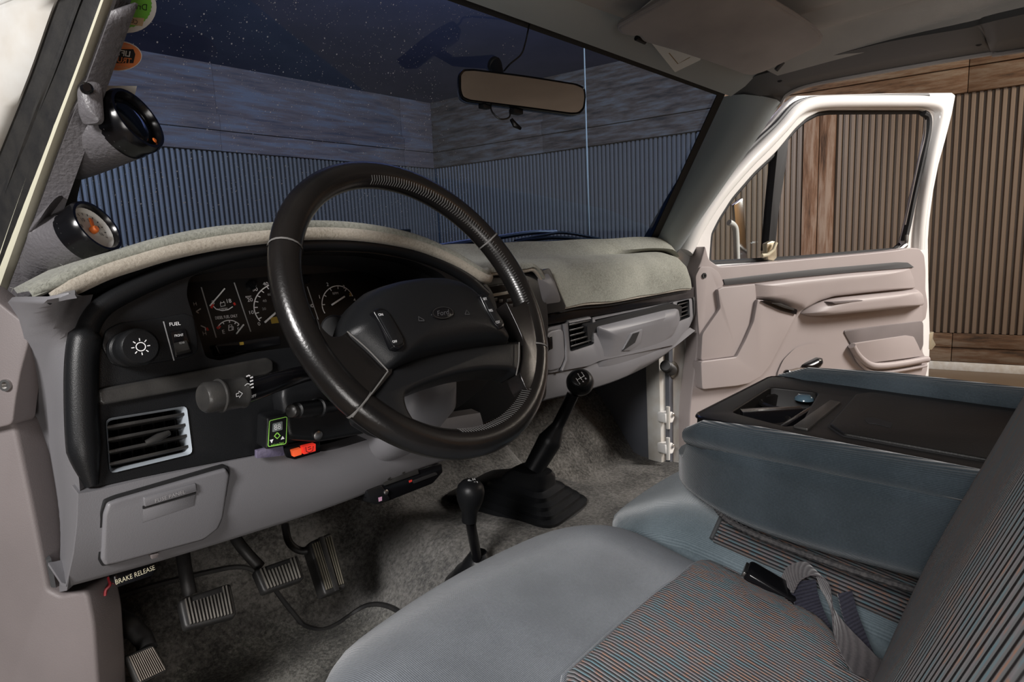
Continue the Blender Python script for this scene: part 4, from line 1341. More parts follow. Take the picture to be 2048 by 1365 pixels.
# cruise switches
for pts, marks in (([(476, 690), (500, 678), (530, 682), (560, 725), (612, 815), (612, 842), (590, 855), (565, 845), (520, 765)], (('ON', 515, 703), ('OFF', 575, 818))),
                   ([(932, 625), (945, 615), (962, 622), (1000, 690), (1038, 745), (1036, 762), (1018, 768), (996, 745), (960, 685)], (('SET', 960, 636), ('RES', 985, 685), ('CST', 1015, 735)))):
    z = Z5(pts)
    P2 = Pl(WP.pt(0, 0, .034), WP.u, WP.v)
    sw = obj('cruise_switch', slab(P2, rpoly(P2.poly(z), .3), -.012, .003, .002, 3), M['gloss'], pad)
    cxy = (sum(p[0] for p in z) / len(z), sum(p[1] for p in z) / len(z))
    z2 = [(cxy[0] + (p[0] - cxy[0]) * .82, cxy[1] + (p[1] - cxy[1]) * .86) for p in z]
    obj('switch_face', slab(P2, rpoly(P2.poly(z2), .3), 0, .0045, .001), M['black'], pad)
    tx = []
    for s, x, y in marks:
        (x, y), = Z5([(x, y)])
        tx.append(textpx(s, P2, x, y, 5, .0049, angle=math.radians(-3)))
    obj('switch_lettering', join(*tx), M['print'], pad, smooth=None)
# oval emblem with script, and the two horn marks
EP = Pl(WP.pt(0, 0, .0388), WP.u, WP.v)
ec = EP.px(*Z5([(778, 697)])[0])
em = obj('emblem', lathe([(.0001, 0), (.018, 0)], EP.pt(*ec, 0), EP.n, 8), M['gloss'], pad)
bpy.data.meshes.remove(em.data)
el = [(ec[0] + .0175 * math.cos(t * math.pi / 16), ec[1] + .0078 * math.sin(t * math.pi / 16)) for t in range(32)]
em = obj('emblem', slab(EP, el, -.006, .0012, .0006), M['gloss'], pad)
obj('emblem_ring', ribbon(EP, [(ec[0] + (p[0] - ec[0]) * .9, ec[1] + (p[1] - ec[1]) * .9) for p in el + el[:1]], .0007, .0015), M['worn'], pad)
obj('emblem_script', text('Ford', EP, ec, .0062, .0016, shear=.35, sx=1.15), mat('faint_print', (0.07, 0.07, 0.075), .4), pad, smooth=None)
for x, y, s in ((685, 722, -1), (880, 695, 1)):
    p = EP.px(*Z5([(x, y)])[0])
    hm = [ribbon(EP, [(p[0] - .004, p[1] - .002), (p[0] + .002 * s, p[1] + .003), (p[0] + .004, p[1] - .002)], .0008, .0006), ribbon(EP, [(p[0] - .004, p[1] - .002), (p[0] + .004, p[1] - .003)], .0008, .0006)]
    obj('horn_mark', join(*hm), mat('faint_print', (0.07, 0.07, 0.075), .4), pad, smooth=None)
# ================================================================== passenger door, swung open
DD = Vector((1.02, -0.40, 0)).normalized()
DP = Pl((0.88, 0.82, 1.0), DD, (0, 0, 1))          # u along the door, n towards the cab
door = empty('truck_door', DP.pt(.5, -.15), 'open white passenger door with pinkish grey inner trim panel', 'door')
fo = [(1342, 512), (1375, 450), (1407, 398), (1455, 340), (1490, 298), (1548, 240), (1580, 203), (1596, 191), (1660, 189), (1780, 186), (1905, 185), (1912, 190), (1905, 228), (1893, 275), (1878, 330), (1868, 380), (1860, 440), (1857, 480), (1858, 560), (1861, 680), (1858, 760), (1852, 900), (1850, 1050), (1410, 1130), (1385, 900), (1372, 700), (1350, 560)]
fi = [(1424, 468), (1438, 440), (1465, 397), (1510, 345), (1552, 306), (1593, 256), (1615, 236), (1640, 223), (1665, 219), (1760, 219), (1846, 219), (1858, 223), (1864, 236), (1862, 262), (1848, 330), (1833, 393), (1818, 462), (1811, 490), (1796, 503), (1700, 511), (1600, 520), (1500, 526), (1428, 530), (1420, 520)]
obj('door_shell', plate(DP, DP.poly(fo, -.02), [rpoly(DP.poly(fi, -.02), .2, 2)], -.05, -.02, .006, 3), M['white'], door)
# rounded inner lip of the window frame and the dark seal on its outer part
lipc = spline([DP.pw(x, y, -.012) for x, y in [(1372, 505), (1400, 448), (1440, 388), (1490, 330), (1530, 290), (1566, 252), (1590, 225), (1615, 210), (1650, 204), (1720, 203), (1800, 203), (1850, 204), (1874, 212), (1880, 232), (1874, 270), (1860, 330), (1846, 400), (1838, 460), (1836, 500)]], 5)
obj('frame_lip', tube(lipc, .021, 12), M['white'], door)
seal = spline([DP.pw(x, y, -.012) for x, y in [(1350, 505), (1385, 447), (1425, 385), (1475, 322), (1515, 282), (1550, 250), (1578, 218), (1600, 203), (1640, 196), (1720, 194), (1800, 192), (1856, 191)]], 5)
obj('frame_seal', tube(seal, .0075, 8), M['rail'], door)
sin = rpoly(DP.poly(fi, -.03), .2, 2)
def shrink(poly, k, cx=None):
    cx = sum(p[0] for p in poly) / len(poly)
    cy = sum(p[1] for p in poly) / len(poly)
    out = []
    n = len(poly)
    for i in range(n):
        a, b, c = Vector(poly[i - 1]), Vector(poly[i]), Vector(poly[(i + 1) % n])
        d = (c - a)
        nn = Vector((-d.y, d.x))
        if nn.length > 1e-9:
            nn.normalize()
        if nn.dot(Vector((cx, cy)) - b) < 0:
            nn = -nn
        out.append(tuple(b + nn * k))
    return out
obj('window_seal', tube([DP.pt(a, b, -.045) for a, b in shrink(sin, .004)] + [DP.pt(*shrink(sin, .004)[0], -.045)], .010, 8), M['matteblack'], door)
# rear glass channel, thick and black with a worn bright edge
obj('glass_channel', tube(spline([DP.pw(x, y, -.03) for x, y in [(1846, 226), (1856, 234), (1856, 262), (1842, 330), (1828, 390), (1816, 450), (1808, 482)]], 4), .012, 8), M['matteblack'], door)
obj('channel_edge', tube(spline([DP.pw(x, y, -.02) for x, y in [(1851, 240), (1849, 275), (1838, 320), (1824, 385), (1810, 450)]], 4), .0035, 6), M['steel'], door)
obj('channel_foot', tube(spline([DP.pw(x, y, -.008) for x, y in [(1814, 470), (1812, 488), (1802, 498), (1790, 502)]], 4), [.006] * 5 + [.010] * 3 + [.008] * 5, 8), M['steel'], door)
# vent window: glass, division bar, latch
vg = [(1424, 468), (1465, 397), (1510, 345), (1552, 306), (1562, 290), (1542, 510), (1428, 528)]
bm = bmesh.new()
bm.faces.new([bm.verts.new(DP.pt(a, b, -.05)) for a, b in DP.poly(vg, -.05)])
obj('vent_glass', bm, M['ventglass'], door, smooth=None, toward=CAMP)
obj('division_bar', slabpx(DP, [(1556, 292), (1578, 270), (1572, 330), (1558, 420), (1550, 500), (1536, 502), (1545, 400)], -.06, -.03, .004, .1), M['matteblack'], door)
lat = obj('vent_latch', slabpx(DP, [(1534, 487), (1545, 482), (1553, 484), (1554, 516), (1548, 522), (1536, 520)], -.03, -.01, .003, .2), M['brass'], door)
obj('latch_lever', tube([DP.pw(1524, 512, -.005), DP.pw(1536, 510, 0), DP.pw(1547, 500, .004), DP.pw(1552, 486, .002)], [.007, .006, .005, .006], 10), mat('cream_plastic', (0.62, 0.56, 0.40), .4), lat)
# towing mirror arm outside the vent glass
obj('mirror_arm', tube(spline([DP.pw(x, y, -.20) for x, y in [(1474, 540), (1472, 470), (1468, 452), (1458, 445)]], 5), .011, 10), M['white'], door)
obj('mirror_bracket', slabpx(DP, [(1468, 410), (1486, 396), (1496, 520), (1478, 540)], -.23, -.215, .003, .1), M['chrome'], door)

# ---- trim panel
DZ = lambda pts: [(x * .30273 + 1280, y * .30273 + 480) for x, y in pts]
tp = DZ([(432, 28), (455, 130), (520, 175), (620, 170), (1000, 135), (1500, 90), (1690, 70), (1790, 52), (1850, 58), (1880, 100), (1890, 200), (1888, 330), (1900, 400), (1902, 440), (1890, 520), (1868, 540), (1872, 640), (1868, 740), (1898, 790), (1902, 850), (1880, 940), (1850, 1030), (1830, 1500), (330, 1500), (325, 1150), (380, 700), (372, 560), (365, 320), (362, 235), (400, 150)])
trim = obj('trim_panel', slab(DP, rpoly(DP.poly(tp, .03), .25, 2), -.02, .03, .012, 4), M['greydoor'], door, smooth=60)
# sail piece at the hinge end
obj('sail_piece', slabpx(DP, DZ([(368, 240), (400, 178), (470, 178), (525, 220), (555, 295), (515, 330), (532, 445), (415, 610), (400, 700), (385, 560)]), .02, .036, .004, .25, 3), M['greydoor'], trim)
obj('plug', lathe([(.008, 0), (.008, .003), (.004, .003), (.004, 0)], DP.pw(*DZ([(422, 237)])[0], .036), DP.n, 16), M['matteblack'], trim)
obj('dark_strip', slabpx(DP, DZ([(552, 262), (760, 236), (1200, 190), (1700, 148), (1770, 150), (1812, 182), (1400, 215), (1000, 252), (780, 280), (562, 300)]), .025, .034, .002, .12), M['rail'], trim)
obj('upper_pad', dome(DP, rpoly(DP.poly(DZ([(770, 292), (1000, 262), (1400, 222), (1812, 190), (1840, 260), (1848, 318), (1500, 355), (1300, 378), (1180, 418), (1068, 478), (1046, 456), (900, 408), (772, 388)]), .05), .12, 3), .022, .034, 6, power=5, ctr=DP.px(*DZ([(1150, 330)])[0], .05)), M['greydoor'], trim, smooth=60)
arm = obj('armrest', dome(DP, rpoly(DP.poly(DZ([(1085, 492), (1140, 440), (1210, 405), (1310, 382), (1600, 352), (1850, 328), (1888, 365), (1896, 430), (1700, 452), (1450, 480), (1250, 500), (1150, 506)]), .05), .3, 2), .02, .06, 6, power=4), M['greydoor'], trim, smooth=70)
obj('armrest_groove', slabpx(DP, DZ([(1268, 412), (1440, 396), (1480, 400), (1290, 424)]), .05, .0805, .001, .3, cp=.0805), M['kick'], trim)
obj('speaker_cover', slabpx(DP, DZ([(515, 330), (545, 315), (762, 292), (770, 390), (742, 530), (700, 640), (640, 768), (402, 800), (412, 625), (532, 452)]), .02, .046, .006, .12, 3), M['greydoor'], trim, smooth=60)
obj('front_pad', slabpx(DP, DZ([(402, 806), (640, 776), (700, 660), (752, 540), (778, 395), (815, 400), (1036, 495), (960, 640), (860, 830), (800, 905), (720, 950), (640, 966), (410, 990)]), .02, .056, .014, .12, 4), M['greydoor'], trim, smooth=60)
hb = obj('handle_bezel', slabpx(DP, DZ([(803, 402), (900, 408), (1040, 462), (1034, 494), (940, 470), (840, 425)]), .035, .062, .003, .2), M['gloss'], trim)
obj('door_handle', slabpx(DP, DZ([(870, 418), (930, 420), (1020, 455), (1018, 468), (950, 450)]), .056, .068, .003, .2), M['worn'], hb)
# map pocket: dark hollow behind, wall in front
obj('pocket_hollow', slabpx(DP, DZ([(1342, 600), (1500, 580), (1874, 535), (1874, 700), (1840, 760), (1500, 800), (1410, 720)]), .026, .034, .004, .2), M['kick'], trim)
obj('pocket_insert', slabpx(DP, DZ([(1385, 688), (1760, 632), (1810, 640), (1840, 700), (1868, 770), (1520, 815)]), .03, .038, .002, .15), M['greydoor'], trim)
pk = spline([DP.pw(x, y, .045) for x, y in DZ([(1400, 700), (1425, 745), (1470, 795), (1530, 830), (1620, 832), (1750, 815), (1870, 792), (1898, 790)])], 4)
obj('pocket_rim', tube(pk, .012, 10), M['greydoor'], trim)
pk2 = spline([DP.pw(x, y, .04) for x, y in DZ([(1410, 740), (1440, 800), (1490, 850), (1550, 876), (1640, 874), (1760, 856), (1890, 832)])], 4)
obj('pocket_edge', tube(pk2, .006, 8), M['greydoor'], trim)
# crank
cr = DP.px(*DZ([(1090, 800)])[0], .03)
rows = []
cw = rpoly(DP.poly(DZ([(905, 870), (940, 790), (1020, 710), (1130, 680), (1220, 700), (1252, 770), (1230, 850), (1150, 900), (900, 910)]), .03), .3, 2)
cc = (sum(p[0] for p in cw) / len(cw), sum(p[1] for p in cw) / len(cw))
obj('crank_hollow', ringloft([[DP.pt(a, b, .0345) for a, b in cw], [DP.pt(cc[0] + (a - cc[0]) * .9, cc[1] + (b - cc[1]) * .9, .033) for a, b in cw], [DP.pt(cc[0] + (a - cc[0]) * .6, cc[1] + (b - cc[1]) * .6, .0315) for a, b in cw]]), M['greydoor'], trim, smooth=80)
ck = obj('window_crank', dome(DP, rpoly(DP.poly(DZ([(1090, 835), (1120, 815), (1190, 780), (1218, 785), (1224, 810), (1205, 840), (1140, 885), (1110, 892)]), .05), .3), .035, .022, 4), M['gloss'], door)
obj('crank_arm', tube([DP.pw(*DZ([(1115, 868)])[0], .055), DP.pw(*DZ([(1040, 866)])[0], .06), DP.pw(*DZ([(975, 882)])[0], .062)], [.011, .010, .009], 12), mat('taupe_plastic', (0.10, 0.075, 0.06), .4), ck)
obj('crank_knob', lathe([(.010, 0), (.012, .004), (.012, .014), (.008, .018)], DP.pw(*DZ([(968, 880)])[0], .056), (-.8, -.5, 0), 18), M['gloss'], ck)
obj('amber_reflector', slabpx(DP, DZ([(1700, 955), (1840, 934), (1800, 1010), (1750, 1060), (1640, 1020)]), .03, .04, .002, .12), M['reflector'], door)
obj('red_reflector', slabpx(DP, DZ([(1842, 934), (1876, 928), (1868, 960), (1810, 1010), (1802, 1008)]), .03, .039, .002, .12), M['redlens'], door)
st_ = obj('door_latch', slabpx(DP, [(1858, 668), (1868, 664), (1866, 678), (1872, 690), (1864, 700), (1857, 700)], -.05, -.02, .003, .1), M['brass'], door)

# ---- body jamb, hinges, wiring boot
JB = Pl((0.83, 0.86, 1.2), (1, -0.15, 0), (0, 0, 1))
jamb = struct(obj('trim_14', slabpx(JB, [(1316, 640), (1384, 560), (1388, 700), (1392, 880), (1388, 940), (1324, 960)], -.05, 0, .004, .05, cp=0), M['dirtywhite']), 'white painted door jamb with hinges')
obj('jamb_edge', tube([JB.pw(x, y, .004) for x, y in ((1376, 600), (1378, 720), (1380, 820), (1376, 930))], .012, 10), M['white'], jamb)
for y in (828, 890):
    hg = obj('hinge', slabpx(JB, [(1330, y), (1346, y - 4), (1350, y + 6), (1346, y + 18), (1332, y + 20)], 0, .03, .003, .2), M['white'], jamb)
    obj('hinge_pin', tube([JB.pw(1336, y - 14, .03), JB.pw(1336, y + 30, .03)], .006, 10), M['dirtywhite'], jamb)
    obj('bolt', lathe([(.007, 0), (.007, .006), (.004, .008)], JB.pw(1344, y + 2, .028), JB.n, 6), M['steel'], jamb)
obj('boot_plate', lathe([(.026, 0), (.026, .006), (.022, .010)], JB.pw(1343, 741, .0), JB.n, 22), mat('olive_rubber', (0.06, 0.05, 0.035), .6), jamb)
bt = spline([JB.pw(1343, 741, .006), JB.pw(1339, 738, .03), JB.pw(1335, 735, .05), JB.pw(1331, 732, .06)], 6)
obj('wiring_boot', tube(bt, [.013 + .004 * (i % 2) for i in range(len(bt))], 14), M['rubber'], jamb)
# kick panel, passenger side
kp = [Vector((.735, .865, 1.36)), Vector((.735, .865, .985)), Vector((.72, 1.30, 1.05)), Vector((.72, 1.30, 1.42))]
rows = []
for j in range(9):
    t = j / 8
    y = .862 + .45 * t
    rows.append([Vector((.755 - .02 * t + .01 * math.sin(4 * t) * math.sin(3 * k / 6), y, .96 + .48 * k / 6)) for k in range(7)])
rows.insert(0, [p + Vector((.03, .006, 0)) for p in rows[0]])
struct(obj('trim_15', sheet(rows, .004), mat('slate_kick_plastic', (0.10, 0.105, 0.12), .4, bump=(500, .2, .0005), var=(9, (0.06, 0.065, 0.08), .6)), smooth=60), 'dark slate kick panel in the passenger footwell')
# ================================================================== cab floor
def sstep(a, b, x):
    t = max(0, min(1, (x - a) / (b - a)))
    return t * t * (3 - 2 * t)
def fz(x, y):
    toe = 1.0 * max(0, y - 0.98) * 0.95 + 0.25 * sstep(.92, 1.1, y) * max(0, y - .92)
    tun = (0.115 + 0.02 * sstep(.5, 1.0, y)) * (1 - sstep(.16, .34, abs(x - .02)))
    return .985 + max(toe, tun + toe * .55) + .004 * math.sin(x * 23 + 3) * math.sin(y * 19)
rows = []
for j in range(61):
    y = -.45 + 1.83 * j / 60
    rows.append([Vector((-.755 + 1.51 * i / 70, y, fz(-.755 + 1.51 * i / 70, y))) for i in range(71)])
struct(obj('trim_16', sheet(rows, .01), M['carpet'], smooth=80), 'worn grey carpet over the cab floor and tunnel')
# firewall above the toe board
struct(obj('trim_17', sheet([[Vector((-.78, 1.30, 1.2)), Vector((.78, 1.30, 1.2))], [Vector((-.78, 1.24, 1.66)), Vector((.78, 1.24, 1.66))]], .02), M['matteblack'], smooth=None), 'black firewall lining behind the dashboard')
# sill, lower body side
struct(obj('trim_18', box((.80, .15, .93), (.12, 1.45, .10), .02), M['white']), 'white door sill, passenger side')
# inner side of the driver footwell
struct(obj('trim_19', sheet([[Vector((-.752, .80, .93)), Vector((-.752, .80, 1.34))], [Vector((-.745, 1.35, .95)), Vector((-.745, 1.35, 1.42))]], .004), M['rail']), 'dark side lining of the driver footwell')

def on_floor(x, y, dz=0.0):
    """pixel to the carpet surface"""
    d = ray(x, y)
    t = .3
    for _ in range(4000):
        p = CAMP + d * t
        if p.z < fz(p.x, p.y) + dz:
            break
        t += .0006
    return p
# driver floor mat
mo = [(190, 1232), (240, 1210), (330, 1182), (420, 1158), (482, 1146), (520, 1160), (545, 1186), (568, 1218), (598, 1254), (622, 1272), (645, 1277), (672, 1266), (702, 1243), (728, 1226), (755, 1221), (785, 1228), (812, 1246), (850, 1290), (900, 1420), (900, 1600), (330, 1600), (150, 1400)]
mp_ = [on_floor(x, y) for x, y in mo]
bm = bmesh.new()
vs = [bm.verts.new((p.x, p.y, 0)) for p in [Vector(q) for q in chaikin([tuple(p) for p in mp_], 2)]]
f = bm.faces.new(vs)
bmesh.ops.triangulate(bm, faces=[f])
for _ in range(3):
    bmesh.ops.subdivide_edges(bm, edges=[e for e in bm.edges if e.calc_length() > .03], cuts=1, use_grid_fill=False)
    bmesh.ops.triangulate(bm, faces=bm.faces)
for v in bm.verts:
    v.co.z = fz(v.co.x, v.co.y) + .004
r = bmesh.ops.extrude_face_region(bm, geom=bm.faces[:])
bmesh.ops.translate(bm, vec=(0, 0, .010), verts=[v for v in r['geom'] if isinstance(v, bmesh.types.BMVert)])
fm = empty('floor_mat', (-.5, .7, .99), 'dark grey carpet floor mat with bound edge under the pedals', 'floor mat')
obj('mat_pile', bm, M['floormat'], fm, smooth=50)
ring = [Vector(q) for q in chaikin([tuple(p) for p in mp_], 2)]
for q in ring:
    q.z = fz(q.x, q.y) + .012
obj('bound_edge', tube(ring + ring[:1], .0055, 8), M['rubber'], fm)

# ================================================================== pedals
def pedal_pad(name, pts, Y, ribs_n, label, cat, m_pad, arm_pts, arm_r, tilt=.9, thick=.018, across=True, arch=0.0, group=None):
    """pts: TL TR BR BL pixels of the pad face, on a plane tipped like a pedal"""
    c0 = at(sum(p[0] for p in pts) / 4, sum(p[1] for p in pts) / 4, Y=Y)
    pl = Pl(c0, (1, 0, 0), (0, tilt, 1))
    th = empty(name, c0, label, cat, group)
    L = [Vector(pl.px(*p)) for p in pts]
    pd = obj('pad', slab(pl, rpoly([tuple(v) for v in L], .14), -thick, 0, .004, 3), M[m_pad], th)
    def q(u, v):
        return (L[0] * (1 - u) + L[1] * u) * (1 - v) + (L[3] * (1 - u) + L[2] * u) * v
    for i in range(ribs_n):
        u = (i + .5) / ribs_n
        v0 = .06 + (.16 * (1 if .16 < u < .84 else 0) if arch else 0)
        if across:
            a, b = q(.08 + .84 * u, v0), q(.08 + .84 * u, .92)
        else:
            a, b = q(.06, u), q(.94, u)
        wd = ((L[1] - L[0]).length if across else (L[3] - L[0]).length) / ribs_n * .34
        obj('rib', bar(pl, tuple(a), tuple(b), wd, -.001, .0035, .0006), M['pedalrib'], pd)
    if arm_pts:
        obj('arm', tube(spline([Vector(p) for p in arm_pts], 4), arm_r, 10), M['rubber'], th)
    return th, pl
M['pedalrib'] = mat('worn_pedal_rib', (0.17, 0.158, 0.14), .5, var=(30, (0.03, 0.028, 0.026), .7))
M['parkrib'] = mat('dusty_pedal_rib', (0.26, 0.225, 0.19), .7, var=(40, (0.12, 0.10, 0.085), .6))
pedal_pad('clutch_pedal', [(357, 1200), (462, 1165), (475, 1232), (370, 1258)], .80, 13, 'leftmost of the two hanging ribbed pedals, black clutch pedal', 'pedal', 'rubber', [at(380, 1190, Y=.83), at(372, 1150, Y=.84), at(366, 1110, Y=.86), at(362, 1060, Y=.90)], .009, arch=1)
pedal_pad('brake_pedal', [(508, 1140), (596, 1110), (610, 1158), (528, 1186)], .82, 11, 'black ribbed brake pedal between clutch pedal and accelerator', 'pedal', 'rubber', [at(520, 1135, Y=.85), at(492, 1105, Y=.86), at(470, 1075, Y=.88), at(450, 1030, Y=.92)], .008, arch=1)
M['pedalrib'], sav = mat('worn_accelerator_rib', (0.14, 0.125, 0.095), .6), M['pedalrib']
acc, apl = pedal_pad('accelerator_pedal', [(616, 1086), (664, 1064), (694, 1176), (650, 1192)], .86, 9, 'tall black accelerator pedal right of the brake pedal', 'pedal', 'rubber', [at(625, 1100, Y=.89), at(600, 1102, Y=.90), at(578, 1085, Y=.91), at(570, 1050, Y=.93)], .006, tilt=.75, thick=.03)
obj('centre_rib', bar(apl, apl.px(640, 1076), apl.px(672, 1184), .008, 0, .006, .001), M['rubber'], acc)
M['pedalrib'] = M['parkrib']
pk_, ppl = pedal_pad('parking_brake_pedal', [(250, 1313), (308, 1290), (338, 1342), (276, 1372)], .78, 13, 'dusty ribbed parking brake pedal at the bottom left corner', 'pedal', 'worn', [at(296, 1300, Y=.80), at(286, 1278, Y=.815), at(262, 1256, Y=.83), at(228, 1238, Y=.85), at(196, 1215, Y=.87)], [.011] * 4 + [.012] * 4 + [.014] * 9, tilt=.55)
M['pedalrib'] = sav
br = empty('brake_release_handle', at(270, 1150, Y=.735), 'black parking brake release handle with cream lettering', 'handle')
BRP = Pl(at(270, 1150, Y=.735), (1, 0, 0), (0, .15, 1))
obj('grip', slabpx(BRP, [(228, 1154), (232, 1148), (302, 1128), (312, 1138), (306, 1152), (236, 1176), (230, 1168)], -.02, 0, .004, .2), M['gloss'], br)
obj('release_lettering', textpx('BRAKE RELEASE', BRP, 271, 1150, 10, .0006, sx=.75, angle=math.radians(.5)), mat('cream_print', (0.62, 0.58, 0.42), .6), br, smooth=None)
wr = empty('loose_wire', at(212, 1175, Y=.78), 'loose red and tan wires hanging beside the brake release handle', 'wire')
obj('red_strand', tube(spline([at(217, 1155, Y=.78), at(220, 1170, Y=.775), at(212, 1180, Y=.775), at(210, 1192, Y=.775)], 5), .0016, 6), M['redwire'], wr)
obj('tan_connector', tube([at(180, 1190, Y=.80), at(208, 1182, Y=.80)], .008, 8), mat('tan_connector', (0.16, 0.10, 0.04), .6), wr)

# ================================================================== gear levers
gs = empty('gear_lever', Vector((0.03, .79, 1.1)), 'tall black gear lever with shift pattern knob and pleated rubber boot', 'gear lever')
bc = on_floor(1052, 1010)
bz = fz(bc.x, bc.y)
BP = Pl((bc.x, bc.y, bz), Vector((1, .12, 0)), Vector((0, 1, .10)))
def bring(w_, h_, c, r, cy=0, cx=0):
    return [BP.pt(a, b, c) for a, b in rrect(w_, h_, r, 4, cx, cy)]
prof = [(.185, .27, 0, .03), (.185, .27, .012, .03), (.165, .25, .018, .03), (.165, .245, .030, .03), (.145, .215, .034, .028), (.145, .21, .046, .028), (.125, .18, .05, .026), (.122, .175, .062, .026), (.10, .145, .066, .024), (.098, .14, .08, .024), (.074, .105, .088, .02), (.066, .09, .115, .02), (.055, .07, .13, .018)]
lb = at(1066, 940, Y=.765)
lv = lb - BP.o
la, lbb, lc = lv.dot(BP.u), lv.dot(BP.v), lv.dot(BP.n)
rings = []
for w_, h_, c, r in prof:
    t = c / .13
    rings.append(bring(w_, h_, lc * t, r, .02 * (1 - t) + lbb * t, la * t))
obj('boot', ringloft(rings), M['black'], gs, smooth=50)
kc = at(1160, 765, Y=.70)
lt_ = kc + Vector((-.008, .012, -.024))
lev = [lb + (lt_ - lb) * (i / 24) + Vector((.006, 0, 0)) * math.sin(math.pi * i / 24) for i in range(25)]
obj('lever', tube(lev, [.020 + .004 * i / 9 if i < 9 else .024 - .0024 * (i - 9) if i < 14 else .012 for i in range(len(lev))], 16), M['black'], gs)
kc = at(1160, 765, Y=.70)
kax = (CAMP - kc + Vector((0.15, 0, .5))).normalized()
kb = obj('knob', lathe([(.012, -.034), (.015, -.026), (.022, -.018), (.0265, -.006), (.027, .002), (.0245, .011), (.019, .018), (.0165, .0195)], kc, kax, 30), M['black'], gs)
kuu = Vector((0, 0, 1)).cross(kax).normalized()
KN = Pl(kc + kax * .0199, kuu, kax.cross(kuu))
obj('knob_badge', lathe([(.0168, -.001), (.0168, .0004), (.016, .0008)], KN.o, kax, 24), M['gloss'], kb)
sp = []
ra = math.radians(28)
def rot(a, b):
    return (a * math.cos(ra) - b * math.sin(ra), a * math.sin(ra) + b * math.cos(ra))
for q in ([(-.008, .004), (-.008, -.004)], [(0, .005), (0, -.005)], [(.008, .004), (.008, -.001)], [(-.008, 0), (.008, 0)]):
    sp.append(ribbon(KN, [rot(*p) for p in q], .0009, .0012))
for s, a, b in (('2', -.008, -.008), ('3', 0, .0085), ('4', 0, -.0085), ('5', .008, .0075), ('R', .008, -.006)):
    sp.append(text(s, KN, rot(a, b), .0042, .0012, angle=ra))
obj('shift_pattern', join(*sp), M['print'], kb, smooth=None)

tc_ = empty('transfer_case_lever', Vector((-.14, .77, 1.06)), 'short black four wheel drive lever with round knob, left of the gear lever', 'gear lever')
t0 = on_floor(958, 1165)
tl = spline([t0 + Vector((0, 0, .01)), at(958, 1140, Y=t0.y - .005), at(950, 1095, Y=t0.y - .015), at(942, 1050, Y=t0.y - .03), at(941, 1020, Y=t0.y - .035)], 5)
obj('lever', tube(tl, .0085, 12), M['gloss'], tc_)
kc2 = at(941, 985, Y=t0.y - .04)
kk2 = obj('knob', lathe([(.012, -.050), (.0125, -.034), (.016, -.026), (.021, -.012), (.0225, 0), (.0205, .010), (.015, .017), (.009, .019)], kc2, (.02, -.12, 1), 28), M['black'], tc_)
TP = Pl(kc2 + Vector((.0, -.004, .0185)), (.92, -.38, 0), (.3, .8, .35))
obj('knob_marks', join(text('4L N', TP, (0, .002), .0045, .0018), text('2H 4H', TP, (0, -.0045), .0042, .001)), M['print'], kk2, smooth=None, kind='stuff')
tb = [t0 + Vector((0, 0, h)) for h in (-.01, .01, .03, .045)]
obj('boot', lathe([(.062, -.02), (.06, .0), (.045, .016), (.042, .022), (.03, .032), (.026, .04), (.014, .056)], t0, (0, -.05, 1), 24), M['black'], tc_)

# ================================================================== small boxes and switches under the dash
tn = empty('tuner_box', at(545, 860, Y=.70), 'small black tuner box with lime outlined face and two digit display', 'controller')
TB = Pl(at(556, 864, Y=.685), Vector((1, -.10, 0)), (0, .0, 1))
obj('case', slabpx(TB, [(534, 836), (577, 826), (576, 892), (531, 900)], -.03, 0, .003, .12, 3), M['black'], tn)
ln = rpoly(TB.poly([(539, 842), (574, 834), (572, 888), (536, 894)], .0006), .1, 3)
obj('lime_border', ribbon(TB, ln + ln[:1], .0009, .0007), M['greenprint'], tn, smooth=None)
ds = obj('display', slabpx(TB, [(546, 848), (565, 843), (565, 860), (545, 865)], 0, .0008, 0, .1), M['display'], tn, smooth=None)
obj('digits', textpx('88', TB, 555, 854, 11, .0011, sx=.9), M['print'], ds, smooth=None)
dmd = [TB.px(x, y, .001) for x, y in ((554.5, 866), (560.5, 872), (554.5, 878), (549, 873))]
obj('diamond_mark', ribbon(TB, dmd + dmd[:1], .0014, .0008), M['greenprint'], tn, smooth=None)
for q in ([(540, 881), (547, 879), (543.5, 887)], [(562, 880), (569, 878), (565.5, 873)]):
    obj('arrow_mark', slab(TB, TB.poly(q, .0008), .0002, .0008, 0), M['print'], tn, smooth=None)
obj('name_lettering', textpx('Full Force Diesel', TB, 555, 888.5, 3.2, .0008, sx=.8, angle=math.radians(0)), M['greenprint'], tn, smooth=None)
tape = tag(obj('tape_patch', slab(LOW, rpoly(LOW.poly([(514, 903), (566, 890), (570, 912), (514, 918)], .012), .1), .006, .0115, .0004), M['purple']), 'crumpled purple tape under the tuner box', 'tape')
rsw = empty('rocker_switch_pair', at(605, 902, Y=.715), 'pair of lit red rocker switches under the steering column', 'switch')
RS = Pl(at(605, 902, Y=.712), (1, 0, 0), (0, -.05, 1))
obj('housing', slabpx(RS, [(568, 898), (575, 890), (640, 876), (642, 905), (590, 920), (574, 916)], -.02, -.002, .002, .15), M['gloss'], rsw)
obj('rocker', slabpx(RS, [(585, 902), (603, 897), (604, 910), (588, 915)], -.004, .004, .0015, .12), M['orangeglow'], rsw, label='orange red rocker')
r2 = obj('rocker', slabpx(RS, [(606, 894), (632, 888), (632, 903), (608, 910)], -.004, .005, .0015, .12), M['redglow'], rsw, label='red rocker with lamp symbol')
rw = []
for q in ([(612, 895), (613, 904), (619, 906), (626, 902), (627, 893)], [(616, 896), (622, 894)], [(617, 900), (623, 898)]):
    rw.append(ribbon(RS, RS.poly(q, .006), .0009, .0055))
obj('lamp_symbol', join(*rw), M['matteblack'], r2, smooth=None)
